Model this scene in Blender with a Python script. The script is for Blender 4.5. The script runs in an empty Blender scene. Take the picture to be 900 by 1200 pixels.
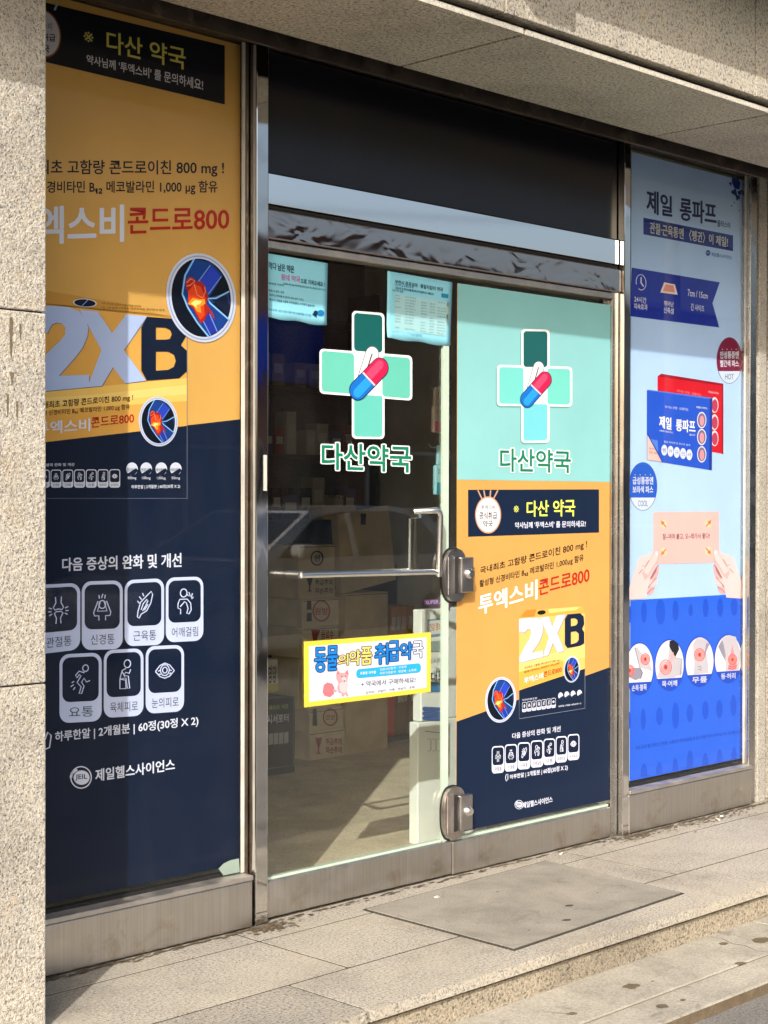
import bpy, bmesh, math, random
from mathutils import Vector, Matrix
random.seed(7)
SC = bpy.context.scene
COL = SC.collection
# ------------------------------------------------------------------ camera
F = 1889.0                      # focal length in photo pixels (photo 900 x 1200)
YAW, PITCH, ROLL = math.radians(44.712), math.radians(-0.4385), math.radians(0.115)
CAM = Vector((0.0, -4.0, 1.385))
FW = Vector((math.cos(YAW)*math.cos(PITCH), math.sin(YAW)*math.cos(PITCH), math.sin(PITCH)))
_r = Vector((math.sin(YAW), -math.cos(YAW), 0)); _u = _r.cross(FW)
RT = math.cos(ROLL)*_r + math.sin(ROLL)*_u
UP = -math.sin(ROLL)*_r + math.cos(ROLL)*_u
cd = bpy.data.cameras.new('camera'); cam = bpy.data.objects.new('camera', cd); COL.objects.link(cam)
cd.sensor_fit = 'VERTICAL'; cd.sensor_height = 36.0; cd.sensor_width = 27.0
cd.lens = F/1200*36.0; cd.clip_start = 0.05; cd.clip_end = 2000
m3 = Matrix((RT, UP, -FW)).transposed()
cam.matrix_world = Matrix.Translation(CAM) @ m3.to_4x4()
SC.camera = cam
# ------------------------------------------------------------------ sky, sun, exposure
SUN_DIR = Vector((1.34, 1.0, -1.0)).normalized()
w = bpy.data.worlds.new('World'); SC.world = w; w.use_nodes = True
nt = w.node_tree; bg = nt.nodes['Background']
sky = nt.nodes.new('ShaderNodeTexSky'); sky.sky_type = 'NISHITA'; sky.sun_disc = False
sky.sun_elevation = math.asin(-SUN_DIR.z); sky.sun_rotation = math.atan2(-SUN_DIR.x, -SUN_DIR.y)
sky.air_density = 1.0; sky.dust_density = 6.5; sky.ozone_density = 1.0; sky.altitude = 50
nt.links.new(sky.outputs[0], bg.inputs[0]); bg.inputs[1].default_value = 0.15
sl = bpy.data.lights.new('sun', 'SUN'); so = bpy.data.objects.new('sun', sl); COL.objects.link(so)
sl.energy = 3.1; sl.angle = math.radians(0.5); sl.color = (1.0, 0.95, 0.88)
so.rotation_euler = SUN_DIR.to_track_quat('-Z', 'Y').to_euler(); so.location = (-8, -8, 12)
SC.view_settings.view_transform = 'Standard'; SC.view_settings.look = 'None'
SC.view_settings.exposure = 0.60; SC.view_settings.gamma = 1.0; SC.view_settings.use_curve_mapping = False
SC.render.engine = 'CYCLES'
SC.cycles.use_denoising = True
SC.cycles.max_bounces = 8; SC.cycles.transparent_max_bounces = 16; SC.cycles.glossy_bounces = 5
SC.cycles.caustics_reflective = False; SC.cycles.caustics_refractive = False
SC.cycles.sample_clamp_indirect = 6.0

# ------------------------------------------------------------------ measuring: a photo pixel onto a real plane
def ray(u, v): return FW + RT*((u-450)/F) - UP*((v-600)/F)
def P(u, v, y):
    d = ray(u, v); t = (y-CAM.y)/d.y; return CAM + d*t
def G(u, v, z):
    d = ray(u, v); t = (z-CAM.z)/d.z; return CAM + d*t
def crop(ox, oy, s): return lambda x, y: (ox+x/s, oy+y/s)

# ------------------------------------------------------------------ materials
M = {}
def lin(c):
    c = c/255.0
    return c/12.92 if c <= 0.04045 else ((c+0.055)/1.055)**2.4
def L(r, g, b): return (lin(r), lin(g), lin(b), 1)
class NT:
    def __init__(s, name):
        s.m = bpy.data.materials.new(name); s.m.use_nodes = True; s.t = s.m.node_tree
        s.b = s.t.nodes['Principled BSDF']; M[name] = s.m
        s.tc = s.t.nodes.new('ShaderNodeTexCoord')
    def n(s, typ, **kw):
        x = s.t.nodes.new('ShaderNode'+typ)
        for k, v in kw.items():
            if k in x.inputs: x.inputs[k].default_value = v
            else: setattr(x, k, v)
        return x
    def l(s, a, b): s.t.links.new(a, b)
    def coords(s, scale=(1, 1, 1)):
        mp = s.n('Mapping'); s.l(s.tc.outputs['Object'], mp.inputs[0]); mp.inputs['Scale'].default_value = scale; return mp.outputs[0]
    def noise(s, scale, detail=3, rough=0.55, vec=None, dist=0.0):
        x = s.n('TexNoise'); x.inputs['Scale'].default_value = scale; x.inputs['Detail'].default_value = detail
        x.inputs['Roughness'].default_value = rough; x.inputs['Distortion'].default_value = dist
        s.l(vec if vec else s.coords(), x.inputs['Vector']); return x.outputs['Fac']
    def ramp(s, fac, stops):
        x = s.n('ValToRGB'); s.l(fac, x.inputs[0]); e = x.color_ramp.elements
        while len(e) < len(stops): e.new(0.5)
        for i, (p, c) in enumerate(stops):
            e[i].position = p; e[i].color = c if len(c) == 4 else (*c, 1)
        return x.outputs[0]
    def mix(s, a, b, fac=0.5, mode='MIX'):
        x = s.n('MixRGB'); x.blend_type = mode
        for i, v in ((1, a), (2, b)):
            if hasattr(v, 'links'): s.l(v, x.inputs[i])
            else: x.inputs[i].default_value = v
        if hasattr(fac, 'links'): s.l(fac, x.inputs[0])
        else: x.inputs[0].default_value = fac
        return x.outputs[0]
    def bump(s, h, strength=0.3, dist=0.01, nrm=None):
        x = s.n('Bump'); s.l(h, x.inputs['Height']); x.inputs['Strength'].default_value = strength; x.inputs['Distance'].default_value = dist
        if nrm: s.l(nrm, x.inputs['Normal'])
        return x.outputs[0]
    def out(s, col=None, rough=None, nrm=None, metal=None, coat=None):
        b = s.b
        if col is not None:
            if hasattr(col, 'links'): s.l(col, b.inputs['Base Color'])
            else: b.inputs['Base Color'].default_value = col
        if rough is not None:
            if hasattr(rough, 'links'): s.l(rough, b.inputs['Roughness'])
            else: b.inputs['Roughness'].default_value = rough
        if nrm is not None: s.l(nrm, b.inputs['Normal'])
        if metal is not None: b.inputs['Metallic'].default_value = metal
        if coat: b.inputs['Coat Weight'].default_value = coat; b.inputs['Coat Roughness'].default_value = 0.06
def g3(c, k): return (c[0]*k, c[1]*k, c[2]*k, 1)

def granite(name, base, speck=130, contrast=0.6, bumpscale=110, bump=0.5, bdist=0.006, stain=0.25, tint=(0.5, 0.36, 0.2), streak=0.0, dust=0.0):
    t = NT(name); v = t.coords()
    a = t.noise(speck, 2, 0.8, v)
    c = t.ramp(a, [(0.33, g3(base, 1-contrast)), (0.43, g3(base, 0.86)), (0.52, g3(base, 1.05)), (0.60, g3(base, 1.12)), (0.68, g3(base, 1+contrast*0.62))])
    dk = t.ramp(t.noise(speck*1.5, 1, 0.6, t.coords((1, 1.3, 0.8))), [(0.62, (0, 0, 0, 1)), (0.67, (1, 1, 1, 1))])
    c = t.mix(c, g3(base, 0.30), dk)
    warm = t.ramp(t.noise(speck*0.45, 2, 0.6, v), [(0.54, (0, 0, 0, 1)), (0.64, (0.3, 0.3, 0.3, 1))])
    c = t.mix(c, (base[0]*1.15, base[1]*1.02, base[2]*0.78, 1), warm)
    if dust:
        dm = t.ramp(t.noise(3.4, 6, 0.65, t.coords((0.7, 1.5, 1)), 0.5), [(0.42, (0, 0, 0, 1)), (0.60, (dust, dust, dust, 1))])
        fine = t.ramp(t.noise(60, 4, 0.6, v), [(0.35, g3((base[0]*1.06, base[1]*1.02, base[2]*0.93), 0.86)), (0.65, g3((base[0]*1.06, base[1]*1.02, base[2]*0.93), 1.12))])
        c = t.mix(c, fine, dm)
    big = t.ramp(t.noise(1.9, 6, 0.7, v), [(0.34, (0.68, 0.67, 0.65, 1)), (0.50, (0.98, 0.97, 0.95, 1)), (0.66, (1.12, 1.10, 1.05, 1))])
    c = t.mix(c, big, 0.85, 'MULTIPLY')
    st = t.ramp(t.noise(5.3, 7, 0.72, t.coords((0.8, 1.4, 1)), 0.8), [(0.57, (0, 0, 0, 1)), (0.70, (stain, stain, stain, 1))])
    c = t.mix(c, (*[q*base[1]*1.7 for q in tint], 1), st)
    if streak:
        sn = t.ramp(t.noise(1.0, 5, 0.6, t.coords((34, 34, 3.4)), 0.4), [(0.66, (0, 0, 0, 1)), (0.73, (streak, streak, streak, 1))])
        c = t.mix(c, g3(base, 0.28), sn)
    h = t.mix(t.noise(bumpscale, 3, 0.65, v), a, 0.4)
    t.out(c, 0.78, t.bump(h, bump, bdist)); t.b.inputs['Specular IOR Level'].default_value = 0.3
    return t.m
granite('granite_pillar', (0.42, 0.40, 0.36), 130, 0.5, 100, 0.9, 0.009, 0.3, (0.62, 0.42, 0.2), 0.75)
granite('granite_soffit', (0.53, 0.485, 0.41), 85, 0.8, 120, 0.4, 0.004, 0.15)
granite('granite_fascia', (0.42, 0.395, 0.345), 95, 0.6, 85, 0.7, 0.008, 0.2)
granite('granite_lip', (0.52, 0.50, 0.45), 160, 0.25, 140, 0.3, 0.003, 0.05)
granite('granite_landing', (0.41, 0.385, 0.34), 110, 0.75, 110, 0.35, 0.003, 0.55, (0.40, 0.33, 0.24), 0.0, 0.38)
granite('granite_grey', (0.33, 0.31, 0.275), 105, 0.9, 120, 0.3, 0.003, 0.3, (0.42, 0.34, 0.24))
granite('granite_step', (0.34, 0.30, 0.235), 100, 0.75, 80, 0.8, 0.008, 0.3)

def concrete(name, base, s=1.0, rough=0.85, wear=0.4, crack=False):
    t = NT(name); v = t.coords()
    c = t.ramp(t.noise(3.2*s, 7, 0.68, v, 0.4), [(0.3, g3(base, 0.72)), (0.5, base if len(base) == 4 else (*base, 1)), (0.7, g3(base, 1.22))])
    f = t.ramp(t.noise(130*s, 3, 0.75, v), [(0.36, (0.68, 0.68, 0.68, 1)), (0.5, (1, 1, 1, 1)), (0.64, (1.2, 1.2, 1.2, 1))]); c = t.mix(c, f, 0.8, 'MULTIPLY')
    d = t.ramp(t.noise(7.5*s, 5, 0.6, v, 1.0), [(0.60, (0, 0, 0, 1)), (0.68, (wear, wear, wear, 1))]); c = t.mix(c, g3(base, 0.38), d)
    t.out(c, rough, t.bump(t.noise(120*s, 4, 0.6, v), 0.3, 0.004)); t.b.inputs['Specular IOR Level'].default_value = 0.25
concrete('kerb_concrete', (0.37, 0.345, 0.29), 1.0, 0.85, 0.5)
granite('asphalt', (0.20, 0.195, 0.185), 110, 0.6, 90, 0.7, 0.006, 0.3, (0.3, 0.28, 0.25))
concrete('mat_rubber', (0.29, 0.27, 0.23), 1.3, 0.8, 0.3)
concrete('dark_rubber', (0.06, 0.056, 0.05), 1.3)
concrete('plaster_wall', (0.30, 0.29, 0.27), 0.5)
concrete('brick_wall', (0.22, 0.12, 0.085), 0.6)
concrete('dark_wall', (0.13, 0.12, 0.10), 0.5)
concrete('interior_floor', (0.60, 0.53, 0.37), 1.0, 0.5, 0.15)
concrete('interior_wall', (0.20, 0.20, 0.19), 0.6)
concrete('roof_grey', (0.10, 0.10, 0.11), 0.5)
concrete('joint_dark', (0.035, 0.03, 0.025), 2.0)
concrete('soil', (0.15, 0.115, 0.075), 6.0)

def steel(name, col, rough, wob, wscale, stretch=(1, 1, 1), dirt=0.0, metal=1.0):
    t = NT(name); v = t.coords(stretch); v1 = t.coords()
    h = t.noise(wscale, 2, 0.45, v, 0.8)
    c = (*col, 1)
    r = rough
    if dirt:
        sv = t.coords((170, 170, 2.5)); a = t.noise(1.0, 5, 0.65, sv)
        c = t.mix(c, (col[0]*0.80, col[1]*0.77, col[2]*0.73, 1), t.ramp(a, [(0.40, (0, 0, 0, 1)), (0.70, (dirt, dirt, dirt, 1))]))
        b2 = t.noise(9, 6, 0.7, v1, 0.7)
        c = t.mix(c, (0.40, 0.31, 0.22, 1), t.ramp(b2, [(0.55, (0, 0, 0, 1)), (0.70, (dirt*0.9, dirt*0.9, dirt*0.9, 1))]))
        r = t.ramp(t.noise(14, 5, 0.6, v1), [(0.3, (rough*0.8,)*3), (0.7, (min(1, rough*1.5),)*3)])
    t.out(c, r, t.bump(h, wob, 0.02), metal)
steel('steel_mirror', (0.66, 0.65, 0.64), 0.06, 0.10, 5.0, (1, 1, 0.5))
steel('steel_strip', (0.93, 0.93, 0.93), 0.06, 0.015, 2.0)
steel('steel_wavy', (0.44, 0.40, 0.39), 0.05, 0.075, 9.0, (0.6, 1, 1.0))
steel('steel_rail', (0.60, 0.575, 0.545), 0.34, 0.06, 5.0, (1, 1, 1), 0.72)
steel('steel_sill', (0.62, 0.58, 0.53), 0.45, 0.03, 5.0, (1, 1, 1), 0.4)
steel('steel_frame', (0.50, 0.49, 0.48), 0.22, 0.10, 7.0, (1, 1, 0.3), 0.3)
steel('steel_dark', (0.13, 0.105, 0.085), 0.45, 0.1, 9.0, (1, 1, 1), 0.6)
steel('steel_bright', (0.85, 0.84, 0.82), 0.22, 0.02, 9.0)
steel('steel_lock', (0.46, 0.44, 0.43), 0.33, 0.05, 30.0, (1, 1, 1), 0.5)
steel('steel_lock_old', (0.52, 0.47, 0.44), 0.42, 0.2, 30.0, (1, 1, 0.25), 0.9)

def paint(name, col, rough=0.5, coat=0.0, var=0.06, spec=0.5, scale=6.0):
    t = NT(name)
    c = t.mix((*col, 1) if len(col) == 3 else col, t.ramp(t.noise(scale, 4, 0.6), [(0.3, (1-var*2,)*3), (0.7, (1+var,)*3)]), 1.0, 'MULTIPLY')
    t.out(c, rough, None, None, coat); t.b.inputs['Specular IOR Level'].default_value = spec
    return t.m
def PR(r, g, b, coat=False, rough=0.5):
    """printing ink or plain coloured surface, named after its own colour"""
    k = 'colour_%d_%d_%d%s' % (r, g, b, '_gloss' if coat else '')
    if k not in M: paint(k, L(r, g, b), rough, 0.10 if coat else 0.0, 0.03, 0.18, 3.0)
    return k
paint('black_film', (0.011, 0.011, 0.016), 0.24, 0.0, 0.1)
paint('black_gasket', (0.012, 0.012, 0.012), 0.6)
paint('sealant', (0.62, 0.60, 0.54), 0.6, 0, 0.15)
paint('car_paint', (0.48, 0.49, 0.51), 0.25, 1.0)
paint('car_glass', (0.012, 0.013, 0.015), 0.05, 0.3)
paint('tyre', (0.02, 0.02, 0.02), 0.8)
paint('cable_black', (0.02, 0.02, 0.02), 0.7)
paint('cardboard', (0.60, 0.48, 0.30), 0.8, 0, 0.12)
paint('cardboard_pale', (0.70, 0.61, 0.44), 0.8, 0, 0.12)
paint('mint_edge', (0.50, 0.62, 0.52), 0.35, 0.3)
paint('window_dark', (0.03, 0.035, 0.04), 0.08)
def glass(name, tint, base=0.045, rough=0.0, wob=0.0, dust=0.011):
    t = NT(name); t.t.nodes.remove(t.b)
    out = t.t.nodes['Material Output']
    tr = t.n('BsdfTransparent'); tr.inputs[0].default_value = (*tint, 1)
    gl = t.n('BsdfGlossy'); gl.inputs['Roughness'].default_value = rough; gl.inputs[0].default_value = (1, 1, 1, 1)
    lw = t.n('LayerWeight'); lw.inputs[0].default_value = 0.5
    pw = t.n('Math', operation='POWER'); t.l(lw.outputs['Facing'], pw.inputs[0]); pw.inputs[1].default_value = 5
    ma = t.n('Math', operation='MULTIPLY_ADD'); t.l(pw.outputs[0], ma.inputs[0]); ma.inputs[1].default_value = 1-base; ma.inputs[2].default_value = base
    if wob: t.l(t.bump(t.noise(2.2, 1, 0.4), wob, 0.01), gl.inputs['Normal'])
    mx = t.n('MixShader'); t.l(ma.outputs[0], mx.inputs[0]); t.l(tr.outputs[0], mx.inputs[1]); t.l(gl.outputs[0], mx.inputs[2])
    df = t.n('BsdfDiffuse'); df.inputs[0].default_value = (0.75, 0.75, 0.72, 1)
    dm = t.ramp(t.noise(3.0, 6, 0.7, t.coords((1.6, 1, 0.7)), 0.9), [(0.42, (0, 0, 0, 1)), (0.75, (dust, dust, dust, 1))])
    m2 = t.n('MixShader'); t.l(dm, m2.inputs[0]); t.l(mx.outputs[0], m2.inputs[1]); t.l(df.outputs[0], m2.inputs[2])
    t.l(m2.outputs[0], out.inputs[0])
glass('window_glass', (0.98, 0.985, 0.98), 0.006, 0.0, 0.02, 0.003)
glass('door_glass', (0.975, 0.988, 0.98), 0.072, 0.0, 0.02, 0.006)

# ------------------------------------------------------------------ mesh building
_txt = {}
def text_shape(s, bold):
    k = (s, bold)
    if k not in _txt:
        c = bpy.data.curves.new('t', 'FONT'); c.body = s; c.resolution_u = 3; c.offset = bold
        o = bpy.data.objects.new('t', c); me = o.to_mesh()
        vs = [(v.co.x, v.co.y) for v in me.vertices]; fs = [tuple(p.vertices) for p in me.polygons]
        o.to_mesh_clear(); bpy.data.objects.remove(o); bpy.data.curves.remove(c)
        x0 = min(v[0] for v in vs); x1 = max(v[0] for v in vs); y0 = min(v[1] for v in vs); y1 = max(v[1] for v in vs)
        _txt[k] = ([((x-x0)/(x1-x0), (y1-y)/(y1-y0)) for x, y in vs], fs)
    return _txt[k]
class MB:
    def __init__(s): s.v = []; s.f = []; s.m = []; s.sm = []
    def face(s, pts, m, smooth=False):
        b = len(s.v); s.v += [Vector(p) for p in pts]; s.f.append(tuple(range(b, b+len(pts)))); s.m.append(m); s.sm.append(smooth)
    def mesh(s, vs, fs, m, smooth=False):
        b = len(s.v); s.v += [Vector(p) for p in vs]
        for f in fs: s.f.append(tuple(i+b for i in f)); s.m.append(m); s.sm.append(smooth)
    def box(s, x0, x1, y0, y1, z0, z1, m, my0=None):
        v = [(x0, y0, z0), (x1, y0, z0), (x1, y1, z0), (x0, y1, z0), (x0, y0, z1), (x1, y0, z1), (x1, y1, z1), (x0, y1, z1)]
        s.mesh(v, [(0, 3, 2, 1), (4, 5, 6, 7), (1, 2, 6, 5), (2, 3, 7, 6), (3, 0, 4, 7)], m); s.mesh(v, [(0, 1, 5, 4)], my0 or m)
    def rbox(s, x0, x1, y0, y1, z0, z1, m, r=0.004, seg=2):
        bm = bmesh.new(); bmesh.ops.create_cube(bm, size=1)
        for q in bm.verts: q.co = Vector(((x0+x1)/2+q.co.x*(x1-x0), (y0+y1)/2+q.co.y*(y1-y0), (z0+z1)/2+q.co.z*(z1-z0)))
        bmesh.ops.bevel(bm, geom=list(bm.edges), offset=min(r, 0.45*min(x1-x0, y1-y0, z1-z0)), segments=seg, affect='EDGES', profile=0.5)
        bm.verts.index_update(); s.mesh([q.co for q in bm.verts], [tuple(q.index for q in f.verts) for f in bm.faces], m); bm.free()
    def prism(s, poly, off, m, mside=None):
        """extrude a 3-D polygon by the vector off"""
        n = len(poly); a = [Vector(p) for p in poly]; b = [p+Vector(off) for p in a]
        s.face(a, m); s.face(b[::-1], m)
        for i in range(n): s.face([a[i], b[i], b[(i+1) % n], a[(i+1) % n]], mside or m)
    def tube(s, pts, r, m, seg=12, cap=True):
        pts = [Vector(p) for p in pts]; rings = []
        d0 = (pts[1]-pts[0]).normalized(); nrm = d0.orthogonal().normalized()
        for i, p in enumerate(pts):
            d = (pts[min(i+1, len(pts)-1)]-pts[max(i-1, 0)]).normalized()
            nrm = (nrm-d*nrm.dot(d)).normalized(); bi = d.cross(nrm); rr = r[i] if isinstance(r, (list, tuple)) else r
            rings.append([p+(nrm*math.cos(2*math.pi*k/seg)+bi*math.sin(2*math.pi*k/seg))*rr for k in range(seg)])
        vs = [q for R_ in rings for q in R_]; fs = []
        for i in range(len(pts)-1):
            for k in range(seg): fs.append((i*seg+k, i*seg+(k+1) % seg, (i+1)*seg+(k+1) % seg, (i+1)*seg+k))
        s.mesh(vs, fs, m, True)
        if cap: s.face(rings[0][::-1], m); s.face(rings[-1], m)
    # ---- printing on a vertical sheet: shapes measured in photo pixels, laid on the plane y
    def flat(s, px, y, m): s.face([P(a, b, y) for a, b in px], m)
    def text(s, st, quad, y, m, bold=0.0):
        if bold > 0.022:            # heavier lettering: overprinted, slightly shifted
            e = min(bold-0.012, 0.034)*0.42*abs(quad[3][1]-quad[0][1]); bold = 0.010
            for i, (sx, sy) in enumerate(((e, 0), (-e*.9, 0), (0, e*.8), (0, -e*.8))): s.text(st, [(p[0]+sx, p[1]+sy) for p in quad], y+(i+1)*0.00006, m, bold)
        vs, fs = text_shape(st, bold); TL, TR, BR, BL = quad; out = []
        for a, b in vs:
            u = (TL[0]*(1-a)+TR[0]*a)*(1-b)+(BL[0]*(1-a)+BR[0]*a)*b
            v = (TL[1]*(1-a)+TR[1]*a)*(1-b)+(BL[1]*(1-a)+BR[1]*a)*b
            out.append(P(u, v, y))
        s.mesh(out, fs, m)
    def stroke(s, px, y, m, w=1.0, closed=False):
        n = len(px); L_ = []; R_ = []
        for i in range(n):
            a = px[(i-1) % n] if (closed or i > 0) else px[i]; c = px[(i+1) % n] if (closed or i < n-1) else px[i]
            dx, dy = c[0]-a[0], c[1]-a[1]; q = math.hypot(dx, dy) or 1
            nx, ny = -dy/q*w/2, dx/q*w/2
            L_.append((px[i][0]+nx, px[i][1]+ny)); R_.append((px[i][0]-nx, px[i][1]-ny))
        vs = [P(*p, y) for p in L_+R_]
        s.mesh(vs, [(i, (i+1) % n, n+(i+1) % n, n+i) for i in range(n if closed else n-1)], m)
    def build(s, name, parent=None, loc=None, local=False, bevel=0):
        me = bpy.data.meshes.new(name); o = bpy.data.objects.new(name, me); COL.objects.link(o)
        root = parent
        base = Vector((0, 0, 0))
        if root is not None and not local:
            base = Vector(root.location); pr = root.parent
            while pr: base = base+pr.location; pr = pr.parent
        elif loc is not None: base = Vector(loc); o.location = loc
        me.from_pydata([p-base for p in s.v] if not local else s.v, [], s.f)
        keys = []
        for k in s.m:
            if k not in keys: keys.append(k)
        for k in keys: me.materials.append(M[k])
        ix = {k: i for i, k in enumerate(keys)}
        for p, k, q in zip(me.polygons, s.m, s.sm): p.material_index = ix[k]; p.use_smooth = q
        me.update()
        if parent is not None: o.parent = parent
        if bevel:
            bv = o.modifiers.new('bevel', 'BEVEL'); bv.width = bevel; bv.segments = 2; bv.limit_method = 'ANGLE'
        return o
def ell(cx, cy, rx, ry, n=36, sh=0.0, a0=0.0, a1=360.0):
    full = a1-a0 >= 360
    r = []
    for i in range(n if full else n+1):
        t = math.radians(a0+(a1-a0)*i/n); x = math.cos(t)*rx; r.append((cx+x, cy+math.sin(t)*ry+sh*x))
    return r
def rrect(Q, s0=0, t0=0, s1=1, t1=1, rs=0.2, rt=0.14, n=5):
    pts = []
    for cs, ct, a in ((s1-rs, t0+rt, -90), (s1-rs, t1-rt, 0), (s0+rs, t1-rt, 90), (s0+rs, t0+rt, 180)):
        for i in range(n+1):
            q = math.radians(a+90*i/n); pts.append((cs+math.cos(q)*rs, ct+math.sin(q)*rt))
    return [bil(Q, a, b) for a, b in pts]
def bil(Q, a, b):
    TL, TR, BR, BL = Q
    return ((TL[0]*(1-a)+TR[0]*a)*(1-b)+(BL[0]*(1-a)+BR[0]*a)*b, (TL[1]*(1-a)+TR[1]*a)*(1-b)+(BL[1]*(1-a)+BR[1]*a)*b)
def sub(Q, s0, t0, s1, t1): return [bil(Q, s0, t0), bil(Q, s1, t0), bil(Q, s1, t1), bil(Q, s0, t1)]
def Qd(x0, x1, tl, bl, tr, br): return [(x0, tl), (x1, tr), (x1, br), (x0, bl)]

def tag(o, label=None, cat=None, group=None, kind=None):
    if label: o['label'] = label
    if cat: o['category'] = cat
    if group: o['group'] = group
    if kind: o['kind'] = kind
    return o
def thing(name, label, cat, loc, group=None, rz=0.0):
    o = bpy.data.objects.new(name, None); COL.objects.link(o); o.location = loc; o.rotation_euler = (0, 0, rz); o.empty_display_size = 0.1
    return tag(o, label, cat, group)
def copy_thing(o, loc, label=None):
    c = o.copy(); COL.objects.link(c); c.location = loc
    if label: c['label'] = label
    for ch in o.children:
        d = ch.copy(); COL.objects.link(d); d.parent = c
        for g in ch.children:
            e = g.copy(); COL.objects.link(e); e.parent = d
    return c

# ================================================================== GROUND
STREET = -0.135
b = MB(); b.face([(-300, -300, STREET-0.02), (300, -300, STREET-0.02), (300, 300, STREET-0.02), (-300, 300, STREET-0.02)], 'asphalt')
tag(b.build('ground'), kind='structure')
b = MB(); b.box(-30, 40, -1.32, -0.8, -0.4, -0.126, 'soil')
xs = [-30, -12, -6, -3.2, -1.0, 1.2, 3.05, 5.02, 7.2, 9.4, 14, 40]
for i in range(len(xs)-1):
    b.rbox(xs[i]+0.003, xs[i+1]-0.003, -1.147, -0.885, -0.3, -0.12, 'kerb_concrete', 0.004)
    b.rbox(xs[i]+0.003, xs[i+1]-0.003, -1.315, -1.153, -0.3, -0.121, 'kerb_concrete', 0.008)
tag(b.build('pavement'), kind='structure')
b = MB(); b.box(-30, 40, -0.88, 0.02, -0.3, -0.0016, 'joint_dark'); tag(b.build('landing_bed'), kind='structure')
b = MB()
def slab(x0, x1, y0, y1, m, z0=-0.1, z=0.0):
    g = 0.0048; b.box(x0+g, x1-g, y0+g, y1-g, z0, z, m)
cuts = [-6, -3, 0.2, 1.75, 3.31, 5.0, 6.75, 8.6, 12]
for i in range(len(cuts)-1):
    slab(cuts[i], cuts[i+1], -0.177, 0.03, 'granite_landing')
    slab(cuts[i], cuts[i+1], -0.58, -0.177, 'granite_landing')
cuts = [-6, -3, -0.6, 1.3, 3.07, 5.12, 7.1, 9.2, 12]
for i in range(len(cuts)-1):
    b.box(cuts[i]+.004, cuts[i+1]-.004, -0.91, -0.585, -0.032, 0, 'granite_grey' if cuts[i+1] < 3.1 else 'granite_landing')
tag(b.build('landing'), kind='structure')
b = MB()
cuts = [-6, -2, 0.7, 2.9, 5.55, 7.9, 12]
for i in range(len(cuts)-1): b.rbox(cuts[i]+0.001, cuts[i+1]-0.001, -0.888, -0.866, -0.2, -0.046, 'granite_step', 0.003)
b.box(-6, 12, -0.868, -0.6, -0.2, -0.034, 'black_gasket')
tag(b.build('step'), kind='structure')

# door mat set into the landing
root = thing('door_mat', 'flat grey mat with dark edges lying on the granite before the doors', 'mat', (4.43, -0.345, 0))
b = MB()
q = [G(430, 1064, 0.008), G(602, 1110, 0.008), G(797, 1045, 0.008), G(640, 1008, 0.008)]
b.prism([Vector((p.x, p.y, 0.006)) for p in q], (0, 0, -0.004), 'mat_rubber'); b.build('mat_sheet', root)
b = MB(); c = sum(q, Vector())/4
o_ = [Vector((c.x+(p.x-c.x)*1.022, c.y+(p.y-c.y)*1.034, 0.003)) for p in q]
b.prism(o_, (0, 0, -0.0025), 'dark_rubber'); b.build('mat_edge', root)

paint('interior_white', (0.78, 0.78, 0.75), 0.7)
# ================================================================== BUILDING
root = thing('shop_building', 'granite clad building that holds the shopfront', 'building', (4.4, 1.5, 0))
b = MB()
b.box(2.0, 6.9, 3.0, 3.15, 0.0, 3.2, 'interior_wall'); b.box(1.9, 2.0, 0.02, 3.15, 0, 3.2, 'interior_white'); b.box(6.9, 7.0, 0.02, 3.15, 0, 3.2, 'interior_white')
b.build('inner_wall', root)
b = MB(); b.box(2.0, 6.9, 0.06, 3.0, 2.95, 3.1, 'interior_white'); b.build('ceiling', root)
b = MB(); b.box(2.0, 6.9, 0.06, 3.0, -0.1, 0.004, 'interior_floor'); b.build('floor', root)
b = MB(); b.box(-6, 12, 0.0, 4, 3.1, 7.5, 'granite_fascia'); b.box(-6, 1.95, -0.05, 3.1, 0.005, 3.09, 'granite_fascia'); b.box(6.56, 12, -0.02, 0.018, 0.005, 3.09, 'granite_fascia'); b.build('wall', root)
# canopy
root = thing('entrance_canopy', 'granite clad canopy with slab joints above the shopfront', 'canopy', (4.4, -0.5, 2.825))
b = MB(); sj = [-6, -3.2, -0.6, 0.9, 2.38, 3.855, 5.29, 6.75, 8.3, 12]
SY0, SY1, SZ = -0.793, -0.26, 2.825
for i in range(len(sj)-1):
    b.box(sj[i]+0.006, sj[i+1]-0.006, SY0+0.001, SY1, SZ, SZ+0.017, 'granite_soffit', 'granite_lip')
b.box(-6, 12, SY0+0.03, SY1-0.003, SZ+0.0172, SZ+0.05, 'black_gasket')
b.build('soffit', root)
b = MB(); fj = [-6, -3.2, -0.7, 0.8, 2.25, 3.735, 5.14, 6.62, 8.1, 12]
for i in range(len(fj)-1): b.rbox(fj[i]+0.0055, fj[i+1]-0.0055, -0.815, -0.75, SZ+0.036, 4.0, 'granite_fascia', 0.002, 1)
b.build('fascia', root)
b = MB(); b.box(-6, 12, -0.748, -0.4, SZ+0.052, 3.7, 'joint_dark'); b.box(-6, 12, -0.775, -0.7495, SZ+0.0505, 3.9, 'black_gasket'); b.build('core', root)
b = MB(); b.box(-6, 12, -0.2, -0.185, 2.80, 2.86, 'steel_dark'); b.box(-6, 12, -0.195, -0.06, 3.02, 3.09, 'joint_dark'); b.box(-6, 12, -0.262, -0.25, SZ+0.035, 3.09, 'joint_dark'); b.build('shutter_slot', root)
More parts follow.
